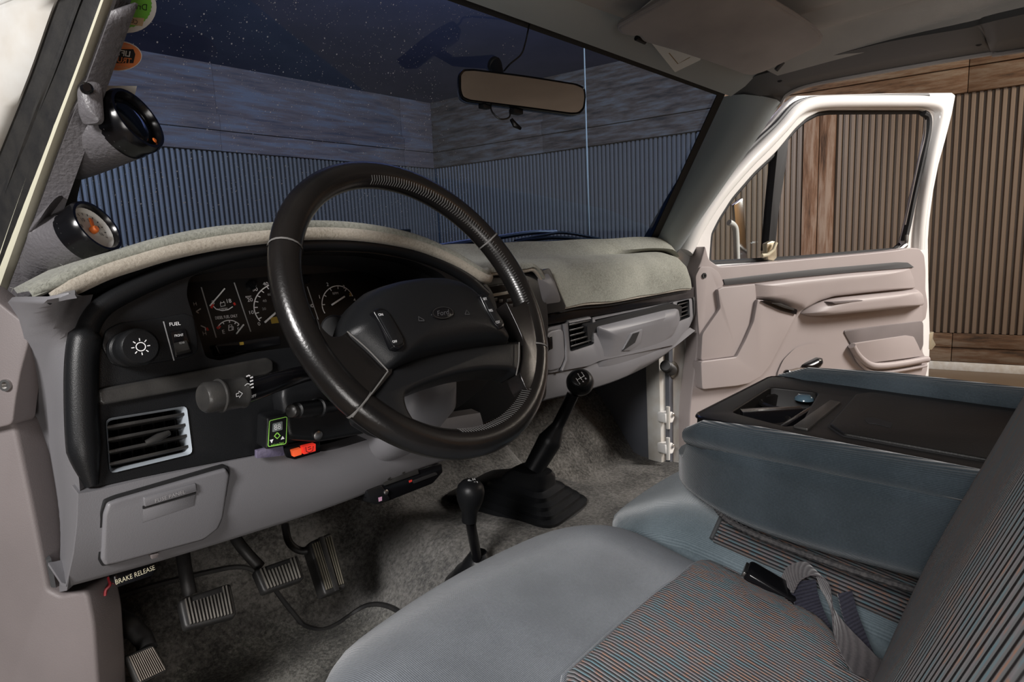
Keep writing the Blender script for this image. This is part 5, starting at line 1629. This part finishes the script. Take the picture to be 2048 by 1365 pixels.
tbc = empty('trailer_brake_controller', at(800, 970, Y=.74), 'black trailer brake controller box slung under the dashboard', 'controller')
TC = Pl(at(800, 970, Y=.73), Vector((1, .03, 0)), (0, .1, 1))
obj('body', slabpx(TC, [(733, 980), (740, 974), (778, 958), (868, 930), (884, 928), (886, 945), (866, 968), (780, 1002), (756, 1010), (740, 1006), (733, 996)], -.06, 0, .004, .15), M['gloss'], tbc)
obj('end_cap', slabpx(TC, [(732, 982), (764, 970), (782, 1000), (756, 1011), (740, 1006)], -.02, .004, .003, .2), M['black'], tbc)
obj('bracket', slabpx(TC, [(765, 960), (835, 935), (838, 948), (770, 972)], -.02, .003, .001, .05), M['worn'], tbc)
obj('lever_slot', slabpx(TC, [(826, 962), (872, 945), (876, 950), (828, 968)], -.002, .002, .001, .3), M['matteblack'], tbc)
for x, y in ((771, 985), (805, 943), (776, 955)):
    obj('screw', lathe([(.004, 0), (.004, .002), (.0025, .003)], TC.pw(x, y, .003), TC.n, 12), M['steel'], tbc)
obj('status_lamp', slabpx(TC, [(757, 996), (764, 994), (764, 1002), (758, 1004)], 0, .0045, 0, 0, cp=.0045), mat('pink_print', (0.6, 0.35, 0.5), .5), tbc, smooth=None)
obj('red_mark', slabpx(TC, [(818, 962), (824, 960), (824, 964), (819, 966)], 0, .0006, 0, 0, cp=.0006), M['redprint'], tbc, smooth=None)
# ================================================================== driver seat
ds_ = empty('driver_seat', (-.40, .15, 1.0), 'blue grey velour driver seat with striped woven insert, nearest the camera', 'seat')
TILT = .20
def drv(p):
    x, y, z = p
    if z > -.2:
        # crown of the cushion: raised bolsters, soft roll at the knees
        z += .10 * (1 - x * x) * (1 - .3 * y * y)
        z -= .20 * sstep(.55, 1.0, y) ** 2
    z -= TILT * (.65 - y) * .30 / .1075
    y += .10 * (1 - x * x) * max(0, y)
    return Vector((x, y, z))
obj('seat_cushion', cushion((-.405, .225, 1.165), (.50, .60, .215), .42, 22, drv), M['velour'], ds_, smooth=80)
# woven insert: a raised panel following the cushion crown
def seat_top(x, y):
    u, v = (x + .405) / .25, (y - .225) / .30
    u, v = max(-1, min(1, u)), max(-1, min(1, v))
    z = 1.0 + .10 * (1 - u * u) * (1 - .3 * v * v) - .20 * sstep(.55, 1.0, v) ** 2
    e = .42
    du, dv = max(0, abs(u) - (1 - e)) / e, max(0, abs(v) - (1 - e)) / e
    z -= e * (1 - math.sqrt(max(0, 1 - min(1, du * du + dv * dv))))
    return 1.165 + z * .1075 - TILT * (.65 - v) * .30
ins_px = [(1080, 1380), (1200, 1272), (1300, 1182), (1375, 1132), (1425, 1113), (1470, 1110), (1530, 1135), (1600, 1185), (1660, 1250), (1700, 1320), (1715, 1400), (1500, 1700), (1250, 1650)]
def on_seat(x, y):
    d = ray(x, y)
    t = .15
    for _ in range(3000):
        p = CAMP + d * t
        if p.z < seat_top(p.x, p.y) + .012:
            return p
        t += .0005
    return p
ip = []
for x, y in ins_px[:11]:
    p = on_seat(x, y)
    ip.append((p.x, p.y))
ip += [(-.22, -.06), (-.60, -.06), (-.62, .10)]
ip = chaikin(ip, 2)
icx, icy = sum(p[0] for p in ip) / len(ip), sum(p[1] for p in ip) / len(ip)
rows = []
for k, (t, h) in enumerate(((1.0, -.012), (1.0, .000), (.985, .007), (.95, .011), (.88, .013), (.75, .014), (.55, .015), (.3, .015), (.08, .015))):
    rows.append([Vector((icx + (a - icx) * t, icy + (b - icy) * t, seat_top(icx + (a - icx) * t, icy + (b - icy) * t) + h)) for a, b in ip])
obj('cushion_insert', ringloft(rows), M['insert'], ds_, smooth=80)
obj('insert_piping', tube([r + Vector((0, 0, .003)) for r in rows[1]] + [rows[1][0] + Vector((0, 0, .003))], .003, 8), M['velour'], ds_)
# backrest
def bkr(p):
    x, y, z = p
    y -= .10 * (1 - x * x) * (1 if y < 0 else 0)
    return Vector((x, y, z))
Mb = Matrix.Rotation(math.radians(20), 4, 'X')
bm = cushion((0, 0, 0), (.56, .20, .74), .55, 16, bkr)
bmesh.ops.transform(bm, matrix=Matrix.Translation((-.42, -.085, 1.52)) @ Mb, verts=bm.verts)
bkst = obj('backrest', bm, M['insertback'], ds_, smooth=80)
obj('seat_base', box((-.40, .16, 1.03), (.44, .5, .09), .02), M['matteblack'], ds_)

# ================================================================== middle seat and fold-down console
ms = empty('middle_seat', (.06, .2, 1.05), 'teal grey velour middle seat cushion under the folded console', 'seat')
def mid_(p):
    x, y, z = p
    if z > 0:
        z -= .45 * sstep(.35, 1.0, y) ** 2
        z += .12 * (1 - x * x)
    z -= .15 * (.6 - y) * .33 / .10
    return Vector((x, y, z))
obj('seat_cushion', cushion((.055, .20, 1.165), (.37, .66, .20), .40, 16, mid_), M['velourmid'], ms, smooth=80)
mi = []
for k in range(13):
    y = .335 - .45 * k / 12
    mi.append([Vector((x, y, 1.272 - .15 * (.38 - y) + .012 * (1 - ((x - .055) / .18) ** 2) - .02 * max(0, (abs(x - .055) - .12) / .06) ** 2 + .004)) for x in [-.125 + .03 * i for i in range(13)]])
obj('cushion_insert', sheet(mi, .006), stripe_mat('striped_middle_insert', .0044, 'X', gain=.75), ms, smooth=80)
obj('insert_edge', tube([r + Vector((0, .002, .001)) for r in mi[0]], .003, 8), M['rail'], ms)
obj('seat_base', box((.05, .15, 1.03), (.30, .5, .08), .02), M['matteblack'], ms)

M['console'] = mat('satin_black_tray', (0.006, 0.0055, 0.0055), .5, spec=.3)
con = empty('fold_down_console', (.05, .1, 1.3), 'folded centre seat console, slate velour sides and black plastic tray top', 'console')
def cns(p):
    x, y, z = p
    if y > 0:
        # rounded nose
        z += .34 * sstep(.3, 1, y) * max(0, -z)
        x *= 1 - .06 * sstep(.6, 1, y)
    if z > .2 and abs(x) < .74:
        z = .2 - .6 * sstep(.74, .70, abs(x)) * (1 if y < .86 else 0)
    return Vector((x, y, z))
bm = cushion((.05, .085, 1.332), (.40, .66, .135), .46, 22, cns)
tree = BVHTree.FromBMesh(bm)
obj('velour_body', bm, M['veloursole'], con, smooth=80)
CT = Pl((.05, .2, 1.397), (1, 0, 0), (0, 1, .035))
top_px = [(1424, 846), (1440, 838), (1510, 786), (1556, 768), (1580, 766), (1700, 784), (1900, 820), (2060, 850), (2200, 900), (2100, 1010), (1990, 975), (1700, 905), (1520, 862)]
tl_ = rpoly(CT.poly(top_px), .1, 2)
# lay the tray out square in the truck instead of tracing it
tray_o = rrect(.305, .62, .02, 3, .0, -.135)
def fromC(x, y):
    return CT.px(x, y)
well = rpoly([fromC(*p) for p in [(1462, 833), (1540, 782), (1636, 793), (1600, 858), (1570, 862)]], .12, 2)
tray = obj('tray_top', plate(CT, tray_o, [well], -.012, .006, .004, 3), M['console'], con)
ctr_ = (sum(p[0] for p in well) / len(well), sum(p[1] for p in well) / len(well))
obj('cup_well', ringloft([[CT.pt(a, b, .004) for a, b in well], [CT.pt(ctr_[0] + (a - ctr_[0]) * .97, ctr_[1] + (b - ctr_[1]) * .97, -.03) for a, b in well], [CT.pt(ctr_[0] + (a - ctr_[0]) * .9, ctr_[1] + (b - ctr_[1]) * .9, -.05) for a, b in well]], cap=False, end=True), M['console'], tray)
for x, y, r in ((1580, 797, .042), (1520, 826, .038)):
    o_ = fromC(x, y)
    pr = [(r, -.012), (r + .004, -.010), (r + .004, -.006), (r, -.004), (r - .003, -.006), (r - .004, -.045), (r - .010, -.048)]
    obj('cup_holder', lathe(pr, CT.pt(o_[0], o_[1], 0), CT.n, 28, cap=2), M['console'], tray)
obj('cup_shade', lathe([(.014, 0), (.013, .004), (.008, .008)], CT.pw(1608, 800, -.004), CT.n, 20), mat('blue_glint_plastic', (0.06, 0.10, 0.13), .15), tray)  # blue-coloured button paints a bluish highlight in the cup well
for q in ([(1480, 818), (1600, 812), (1606, 818), (1486, 826)], [(1560, 852), (1640, 800), (1645, 803), (1568, 856)]):
    obj('divider', slabpx(CT, q, -.03, .004, .001, .05), M['gloss'], tray)
obj('bridge', slabpx(CT, [(1586, 852), (1660, 800), (1682, 804), (1616, 858)], .0, .0085, .002, .1), M['worn'], tray)
lid_o = rpoly([fromC(*p) for p in [(1662, 870), (1688, 800), (1716, 796), (1900, 830), (2120, 890), (1990, 960), (1830, 920)]], .1, 3)
lid_o = rpoly([(-.118, -.005), (-.115, -.43), (.118, -.43), (.118, .015), (.09, .03), (-.09, .018)], .12, 4)
obj('lid_gap', slab(CT, [(a * 1.02, (b + .2) * 1.012 - .2) for a, b in lid_o], 0, .0068, 0), M['matteblack'], tray)
lid = obj('lid', slab(CT, lid_o, .0, .010, .0025, 3), mat('pebbled_black_plastic', (0.007, 0.0066, 0.0064), .5, bump=(500, .5, .0006), spec=.35), tray)
obj('latch_slot', slabpx(CT, [(1728, 838), (1738, 834), (1756, 838), (1786, 846), (1782, 856), (1752, 848), (1734, 846)], .008, .0107, 0, .3), M['matteblack'], lid)
obj('tray_edge', tube([CT.pt(a, b, .004) for a, b in tray_o + tray_o[:1]], .003, 8), M['gloss'], tray)
# padded velour shoulder on the far side, seam and braid on the near side
obj('far_shoulder', tube([CT.pt(.168, .165, -.012), CT.pt(.172, .12, .0), CT.pt(.174, 0, .006), CT.pt(.174, -.2, .006), CT.pt(.174, -.4, .004)], [.018, .024, .026, .026, .026], 12), M['veloursole'], con)
obj('near_shoulder', tube([CT.pt(-.155, .178, -.022), CT.pt(-.166, .15, -.012), CT.pt(-.172, .08, -.008), CT.pt(-.174, -.1, -.008), CT.pt(-.174, -.4, -.010)], [.012, .020, .023, .023, .023], 12), M['veloursole'], con)
sm = spline([cast(tree, x, y, .0006) for x, y in ((1384, 886), (1400, 882), (1450, 890), (1530, 908), (1640, 934), (1760, 962), (1880, 990), (1980, 1012))], 6)
obj('seam', tube(sm, .0013, 6), M['rail'], con)
bd = spline([Vector((-.115, .345, 1.305)), Vector((-.143, .30, 1.289)), Vector((-.150, .2, 1.277)), Vector((-.150, .05, 1.270)), Vector((-.150, -.12, 1.268))], 24)
obj('braid', tube(bd, [.0035 + .0012 * (i % 2) for i in range(len(bd))], 6), mat('dark_braid', (0.05, 0.046, 0.046), .8, var=(300, (0.012, 0.012, 0.014), .9)), con)

# ================================================================== passenger backrest
ps = empty('passenger_seat', (.52, -.1, 1.1), 'grey passenger seat backrest at the right edge of the picture', 'seat')
bm = cushion((0, 0, 0), (.50, .18, .74), .55, 14, bkr)
bmesh.ops.transform(bm, matrix=Matrix.Translation((.545, -.13, 1.60)) @ Matrix.Rotation(math.radians(20), 4, 'X'), verts=bm.verts)
obj('backrest', bm, fabric_mat('grey_velour', (0.24, 0.235, 0.23), (0.13, 0.125, 0.12), .003, 'X'), ps, smooth=80)
obj('seat_cushion', cushion((.50, .16, 1.17), (.46, .60, .20), .4, 10), M['velourmid'], ps, smooth=80)

# ================================================================== seat belt and buckles
bu = empty('belt_buckle', at(1540, 1170, Z=1.245), 'black seat belt buckle wedged beside the driver cushion', 'buckle')
k0, k1 = at(1492, 1142, Z=1.252), at(1590, 1200, Z=1.228)
BK = Pl((k0 + k1) / 2, (k0 - k1).cross(Vector((0, 0, 1))), (k0 - k1))
if BK.n.z < 0:
    BK = Pl(BK.o, -BK.u, BK.v)
kl_ = (k0 - k1).length
obj('case', slab(BK, rrect(.034, kl_, .006), -.010, .008, .003, 3), M['gloss'], bu)
obj('mouth', slab(BK, rrect(.026, .004, .001, 2, 0, kl_ / 2 + .001), -.004, .004, .0005), M['steel'], bu)
obj('stalk', tube([BK.pt(0, -kl_ * .45, 0), BK.pt(.0, -kl_ * .5 - .02, -.012), BK.pt(0, -kl_ * .5 - .05, -.035)], [.012, .013, .012], 8), M['matteblack'], bu)

def webstrip(pts, wd, wdir, th=.0016, n=6):
    P = spline(pts, n)
    D = spline(wdir, n)
    A = [p + d.normalized() * wd / 2 for p, d in zip(P, D)]
    B = [p - d.normalized() * wd / 2 for p, d in zip(P, D)]
    M_ = [p for p in P]
    return sheet([A, M_, B], th)
bl = empty('seat_belt', at(1700, 1270, Z=1.24), 'twisted grey seat belt webbing between driver cushion and backrest', 'seat belt')
def cdir(r, f, d=0.0):
    return tuple(CR * r + CF * f + CD * d)
obj('webbing', webstrip([at(1572, 1172, Z=1.240), at(1588, 1146, Z=1.250), at(1618, 1136, Z=1.256), at(1642, 1152, Z=1.256), at(1655, 1195, Z=1.250), at(1678, 1256, Z=1.242), at(1722, 1318, Z=1.236), at(1790, 1400, Z=1.230)], .042,
                        [cdir(.1, 1), cdir(.1, 1), cdir(.15, 1), cdir(.1, 1), cdir(.22, 1), cdir(.6, .8), cdir(.9, .5), cdir(.95, .4)], n=8), M['webbing'], bl, smooth=80)
obj('inner_fold', webstrip([at(1606, 1162, Z=1.244), at(1610, 1190, Z=1.236), at(1622, 1222, Z=1.226), at(1640, 1262, Z=1.212)], .034, [cdir(1, .2), cdir(1, .2), cdir(1, .3), cdir(1, .4)]), M['darkweb'], bl, smooth=80)
obj('second_strap', webstrip([at(1690, 1185, Z=1.246), at(1700, 1225, Z=1.236), at(1716, 1270, Z=1.224), at(1740, 1330, Z=1.21)], .022, [cdir(1, .4)] * 4), M['darkweb'], bl, smooth=80)
# ================================================================== gauge pods on the driver pillar
gp = empty('gauge_pod', at(150, 450, X=-.66), 'grained grey pillar pod holding two round gauges', 'gauge pod')
def gauge(px, X, major, minor, tilt, roots, rootX, half, kind):
    """major / minor: size of the bezel ellipse in pixels, tilt: lean of its long axis"""
    c = at(*px, X=X)
    dep = (c - CAMP).dot(CF)
    R = major / 2 * dep / FPX / 1.06
    view = (CAMP - c).normalized()
    k = minor / major
    tl = math.radians(tilt)
    side = (CR * math.cos(tl) - CD * math.sin(tl))
    side = (side - view * side.dot(view)).normalized()
    n = (view * k + side * math.sqrt(1 - k * k)).normalized()
    G = Pl(c, (1, 0, 0), (0, 0, 1))
    G.n = n
    G.u = Vector((0, 0, 1)).cross(n).normalized()
    G.v = n.cross(G.u)
    ld = view.cross(n).normalized()            # long axis of the ellipse
    if ld.z < 0:
        ld = -ld
    sd = ld.cross(n).normalized()
    if sd.dot(CAMP - c) < 0:
        sd = -sd
    p0, p1 = at(*roots[0], X=rootX), at(*roots[1], X=rootX)      # where the sleeve meets the pillar, top and bottom
    rc = (p0 + p1) / 2
    rl = (p0 - p1) / 2
    rings = []
    m = 32
    base = c - n * .010
    for t in (0, .06, .15, .28, .42, .58, .75, .9, 1.0):
        e = t ** 1.5
        ctr_ = base * (1 - t) + rc * t
        ring = []
        for i in range(m):
            a = 2 * math.pi * i / m
            ring.append(ctr_ + (ld * R * 1.03 * (1 - e) + rl * e) * math.sin(a) + (sd * R * 1.03 * (1 - e) + sd * half * e) * math.cos(a) - n * (.02 * math.sin(math.pi * t)))
        rings.append(ring)
    obj('sleeve', ringloft(rings), M['pod'], gp, smooth=80)
    g = obj('gauge', lathe([(R * 1.0, -.016), (R * 1.03, -.012), (R * 1.03, -.004), (R * 1.06, 0), (R * 1.06, .006), (R * 1.0, .0105), (R * .9, .0105), (R * .84, .006), (R * .82, .0)], c, n, 40, cap=1), M['gloss'], gp, label=kind)
    return G, R, g
G1, R1, g1 = gauge((262, 246), -.63, 132, 62, 30, ((192, 160), (118, 370)), -.664, .035, 'dark round gauge with blank blue lens')
obj('lens', lathe([(R1 * .84, .001), (R1 * .8, .003), (R1 * .5, .006), (R1 * .2, .0072)], G1.o, G1.n, 32), M['lens'], g1)
obj('glint', lathe([(.003, 0), (.002, .001)], G1.pt(R1 * .45, -R1 * .62, .0065), G1.n, 8), M['orange'], g1)  # small orange disc paints a highlight on the gauge lens
G2, R2, g2 = gauge((181, 461), -.668, 116, 60, 31, ((118, 392), (40, 590)), -.694, .035, 'white faced round gauge with orange pointer')
obj('face', lathe([(R2 * .84, .000), (R2 * .82, .001)], G2.o, G2.n, 32), M['gauge'], g2)
obj('inner_ring', lathe([(R2 * .84, .0005), (R2 * .85, .005), (R2 * .74, .002), (R2 * .72, .001)], G2.o, G2.n, 32, cap=0), M['sticker_white'], g2)
gm = []
for i in range(13):
    t = math.radians(-120 + 20 * i)
    gm.append(ribbon(G2, [(R2 * .58 * math.sin(t), R2 * .58 * math.cos(t)), (R2 * .68 * math.sin(t), R2 * .68 * math.cos(t))], .0009, .0018))
for s, t in (('8', -70), ('10', -20), ('12', 25), ('14', 75), ('16', 115)):
    t = math.radians(t)
    gm.append(text(s, G2, (R2 * .42 * math.sin(t), R2 * .42 * math.cos(t)), .0042, .0018))
obj('marks', join(*gm), M['matteblack'], g2, smooth=None, kind='stuff')
obj('pointer', bar(G2, (-R2 * .05, -R2 * .15), (R2 * .16, R2 * .42), .0042, .003, .005, .0006), M['orange'], g2)
obj('pointer_hub', lathe([(.0042, 0), (.0042, .004), (.003, .006)], G2.pt(-R2 * .02, -R2 * .05, .002), G2.n, 16), M['orange'], g2)
obj('pod_base', sheet([[p + Vector((.002, -.006, 0)) for p in e_a[11:]], [p + Vector((.002, -.022, 0)) for p in mid[11:]], [p + Vector((0, -.006, 0)) for p in e_b[11:]]], .003), M['pod'], gp, smooth=80)
obj('mount_clip', dome(Pl(at(176, 195, X=-.672), (.5, -.85, 0), (0.1, .0, 1)), rrect(.022, .05, .006), -.006, .014, 4), M['pod'], gp)
obj('plug', lathe([(.0055, 0), (.0055, .004), (.0035, .0065)], at(173, 178, X=-.676), (-.2, -1, 0), 16), M['gloss'], gp)

# ================================================================== rear-view mirror
mr = empty('rear_view_mirror', at(1045, 185, X=-.06), 'black framed rear view mirror reflecting warm brown light', 'mirror')
mL, mR = at(919, 165, X=-.12), at(1172, 200, X=.08)
MP = Pl((mL + mR) / 2, mR - mL, (0.02, .06, 1))
if MP.n.dot(CAMP - MP.o) < 0:
    MP = Pl(MP.o, mL - mR, (0.02, .06, 1))
mo_px = [(917, 148), (924, 138), (945, 137), (1050, 150), (1155, 167), (1171, 175), (1173, 195), (1170, 218), (1160, 229), (1145, 230), (1040, 216), (935, 203), (921, 196), (917, 180)]
mol = rpoly(MP.poly(mo_px), .3, 2)
mc = (sum(p[0] for p in mol) / len(mol), sum(p[1] for p in mol) / len(mol))
def sc(k, kk=None):
    kk = kk or k
    return [(mc[0] + (a - mc[0]) * k, mc[1] + (b - mc[1]) * kk) for a, b in mol]
obj('housing', ringloft([[MP.pt(a, b, -.001) for a, b in sc(.965, .9)], [MP.pt(a, b, .001) for a, b in sc(.99, .97)], [MP.pt(a, b, -.003) for a, b in sc(1)], [MP.pt(a, b, -.016) for a, b in sc(.985, .97)], [MP.pt(a, b, -.028) for a, b in sc(.8, .6)]]), M['gloss'], mr, smooth=60)
obj('reflector', slab(MP, sc(.962, .87), -.002, .0006, 0), M['mirror'], mr, smooth=None)
gm_ = at(1010, 75, X=.0)
arm_a = MP.pt(mc[0], mc[1], -.02)
gp_ = glass_pt(-.04, .80, .008)
obj('stem', tube([arm_a, arm_a + Vector((0, .04, .02)), gp_], [.010, .008, .012], 12), M['matteblack'], mr)
obj('glass_button', lathe([(.014, 0), (.014, .006), (.010, .01)], gp_ + Vector((0, .006, .003)), (0, -.85, -.5), 18), M['matteblack'], mr)
obj('wire', tube(spline([glass_pt(.03, .97, .01), at(1050, 88, X=-.0), at(1041, 110, X=-.01), at(1020, 128, X=-.03), at(1008, 142, X=-.03)], 6), .0016, 6), M['wire'], mr)
for x, y, w_ in ((970, 213, .02), (1032, 224, .024)):
    obj('tab', box(MP.pw(x, y, -.014), (w_, .014, .008), .002), M['matteblack'], mr)
obj('loop_wire', tube(spline([MP.pw(980, 210, -.012), MP.pw(985, 225, -.008), MP.pw(1000, 238, -.006), MP.pw(1018, 235, -.008), MP.pw(1021, 218, -.012)], 6), .0014, 6), M['wire'], mr)
obj('dangling_plug', tube([MP.pw(1022, 238, -.008), MP.pw(1030, 250, -.008), MP.pw(1042, 258, -.008)], [.003, .005, .0025], 8), M['gloss'], mr)

# ================================================================== passenger sun visor with papers
vis = empty('sun_visor', at(1440, 70, Z=2.04), 'grey vinyl passenger sun visor folded up under the headliner', 'sun visor')
vq = [at(1240, 66, Z=2.035), at(1500, 152, Z=1.995), at(1642, 84, Z=2.04), at(1440, -12, Z=2.06)]
VP = Pl((vq[0] + vq[1] + vq[2] + vq[3]) / 4, vq[1] - vq[0], vq[3] - vq[0])
if VP.n.z > 0:
    VP = Pl(VP.o, vq[0] - vq[1], vq[3] - vq[0])
v_px = [(1236, 58), (1300, 22), (1375, -20), (1440, -40), (1530, 0), (1590, 35), (1630, 62), (1643, 78), (1640, 92), (1590, 116), (1530, 144), (1505, 152), (1490, 150), (1430, 128), (1350, 102), (1290, 85), (1280, 72), (1268, 74), (1245, 70)]
vl = rpoly(VP.poly(v_px), .25, 2)
obj('pad', slab(VP, vl, -.016, 0, .006, 3), M['visor'], vis, smooth=60)
obj('edge_piping', tube([VP.pt(a, b, -.006) for a, b in vl + vl[:1]], .0035, 6), M['visor'], vis)
obj('pivot_rod', tube([VP.pw(1272, 76, -.006), VP.pw(1290, 84, -.006)], .005, 8), M['matteblack'], vis)
obj('hinge', tube([at(1552, 140, Z=2.005), at(1566, 124, Z=2.02)], .005, 8), M['rail'], vis)
PP = Pl(VP.o - VP.n * .019, VP.u, VP.v)
pp1 = tag(obj('paper_card', slab(PP, PP.poly([(1262, 34), (1340, -30), (1480, -60), (1400, 120), (1350, 144), (1308, 92)]), -.0008, .0008, 0), M['paper'], smooth=None), 'white card with brown line tucked behind the sun visor', 'paper')
obj('printed_line', ribbon(PP, PP.poly([(1338, 106), (1356, 128), (1380, 115)], .0012), .0022, .0012), M['brownprint'], pp1, smooth=None)
pp2 = tag(obj('paper_slip', slab(PP, PP.poly([(1490, -15), (1508, -22), (1538, 20), (1520, 22)]), -.003, -.0015, 0), M['paper'], smooth=None), 'narrow white paper slip sticking out above the sun visor', 'paper')

# ================================================================== stickers on the windshield (seen from behind, so mirrored)
def gl_plane(x, y):
    """plane of the glass at a pixel"""
    d = ray(x, y)
    best = None
    for i in range(60):
        for j in range(60):
            s, t = -1 + 2 * i / 59, j / 59
            p = glass_pt(s, t, .003)
            v = (p - CAMP)
            e = (v - d * (v.dot(d) / d.dot(d))).length
            if best is None or e < best[0]:
                best = (e, s, t)
    _, s, t = best
    for st in (.02, .004, .0008):
        b = best
        for i in range(-6, 7):
            for j in range(-6, 7):
                p = glass_pt(b[1] + st * i / 2, b[2] + st * j / 2, .003)
                v = p - CAMP
                e = (v - d * (v.dot(d) / d.dot(d))).length
                if e < best[0]:
                    best = (e, b[1] + st * i / 2, b[2] + st * j / 2)
    _, s, t = best
    p = glass_pt(s, t, .003)
    u = glass_pt(s + .01, t, .003) - glass_pt(s - .01, t, .003)
    v = glass_pt(s, t + .01, .003) - glass_pt(s, t - .01, .003)
    pl = Pl(p, u, v)
    if pl.n.dot(CAMP - p) < 0:
        pl.n = -pl.n
    return pl
def disc_px(pl, x, y, rx, ry, n=36, wob=0.0, ang=0.0):
    return [pl.px(x + rx * math.cos(2 * math.pi * i / n) * (1 + wob * (i % 2)), y + ry * math.sin(2 * math.pi * i / n) * (1 + wob * (i % 2))) for i in range(n)]
S1 = gl_plane(255, 15)
s1 = tag(obj('round_sticker', slab(S1, disc_px(S1, 255, 14, 58, 52), -.0004, 0, 0), M['sticker_white'], smooth=None), 'round green and white inspection sticker, topmost on the windshield', 'sticker')
obj('green_disc', slab(S1, disc_px(S1, 254, 10, 48, 44, 72, .035), 0, .0004, 0), M['sticker_green'], s1, smooth=None)
obj('banner', slab(S1, S1.poly([(230, 24), (262, 34), (288, 36), (284, 52), (255, 48), (226, 38)]), .0004, .0007, 0), M['sticker_tan'], s1, smooth=None)
obj('sticker_lettering', textpx('Driven', S1, 272, 12, 13, .0008, mirror=True, angle=math.radians(4)), M['matteblack'], s1, smooth=None)
obj('banner_lettering', textpx('CERTIFIED', S1, 252, 37, 9, .0010, mirror=True, angle=math.radians(-9), sx=.9), M['matteblack'], s1, smooth=None)
S2 = gl_plane(240, 112)
s2 = tag(obj('oval_sticker', slab(S2, disc_px(S2, 236, 112, 48, 30), -.0004, 0, 0), M['sticker_white'], smooth=None), 'orange oval sticker on the windshield below the round green one', 'sticker')
obj('orange_oval', slab(S2, disc_px(S2, 236, 112, 46, 28), 0, .0004, 0), M['sticker_orange'], s2, smooth=None)
obj('plaque', slab(S2, S2.poly([(205, 98), (266, 98), (270, 108), (266, 126), (205, 126)]), .0004, .0006, 0), M['matteblack'], s2, smooth=None)
obj('upper_lettering', textpx('LIFTED', S2, 238, 105, 11, .0009, mirror=True, bold=.02), M['sticker_white'], s2, smooth=None)
obj('lower_lettering', textpx('TRUCK', S2, 238, 119, 11, .0009, mirror=True, bold=.02), M['sticker_orange'], s2, smooth=None)
obj('top_lettering', textpx('HYDROFLIC CERAMIC', S2, 238, 90, 4.5, .0009, mirror=True, sx=.8), M['sticker_tan'], s2, smooth=None)
obj('bottom_lettering', textpx('PROTECTION', S2, 236, 134, 4.5, .0009, mirror=True), M['sticker_tan'], s2, smooth=None)
S3 = gl_plane(245, 188)
s3 = tag(obj('white_sticker', slab(S3, S3.poly([(205, 172), (274, 172), (266, 206), (205, 206)]), -.0004, 0, 0), M['sticker_white'], smooth=None), 'small white sticker half hidden behind the upper gauge pod', 'sticker')
obj('red_lettering', textpx('950', S3, 238, 188, 10, .0006, mirror=True, shear=.2), M['redprint'], s3, smooth=None)

# ================================================================== outside: antenna, wipers, cowl
aa, ab = at(1168, 90, X=.86), at(1179, 500, X=.80)
an = empty('radio_antenna', ab, 'thin pale whip antenna standing beyond the windshield', 'antenna')
an_ax = (aa - ab)
obj('mast', tube([ab - an_ax * .15, ab, ab + an_ax * .5, aa + an_ax * .3], [.003, .0028, .0024, .002], 8), mat('pale_antenna', (0.8, 0.76, 0.6), .3), an)
obj('mast_base', lathe([(.014, -.10), (.014, -.06), (.008, -.03), (.004, 0)], ab - an_ax * .05, an_ax, 16), M['black'], an)
rows = [[Vector((XC - .78 + 1.56 * i / 20, 1.06 - .10 * ((i - 10) / 10) ** 2, 1.60)) for i in range(21)], [Vector((XC - .80 + 1.6 * i / 20, 1.25 - .08 * ((i - 10) / 10) ** 2, 1.585)) for i in range(21)]]
struct(obj('trim_20', sheet(rows, .01), M['black']), 'black cowl panel below the windshield')
w1 = empty('windshield_wiper', at(1110, 472, Y=1.07), 'black wiper lying along the base of the windshield, passenger side', 'wiper')
obj('blade', tube(spline([at(1020, 488, Y=1.035), at(1100, 476, Y=1.04), at(1180, 480, Y=1.03), at(1256, 486, Y=1.01)], 6), .005, 8), M['rubber'], w1)
obj('blade_frame', tube(spline([at(1030, 482, Y=1.045), at(1090, 470, Y=1.05), at(1130, 466, Y=1.05), at(1200, 478, Y=1.04)], 6), .004, 8), M['worn'], w1)
obj('wiper_arm', tube(spline([at(870, 496, Y=1.10), at(980, 478, Y=1.08), at(1060, 466, Y=1.065), at(1112, 464, Y=1.06)], 6), [.008] * 7 + [.006] * 12, 8), M['steel'], w1)
w2 = empty('windshield_wiper', at(720, 465, Y=1.09), 'short visible tip of the driver side wiper above the gauge hood', 'wiper')
obj('blade', tube(spline([at(680, 468, Y=1.06), at(760, 464, Y=1.06), at(820, 462, Y=1.05)], 6), .004, 8), M['rubber'], w2)
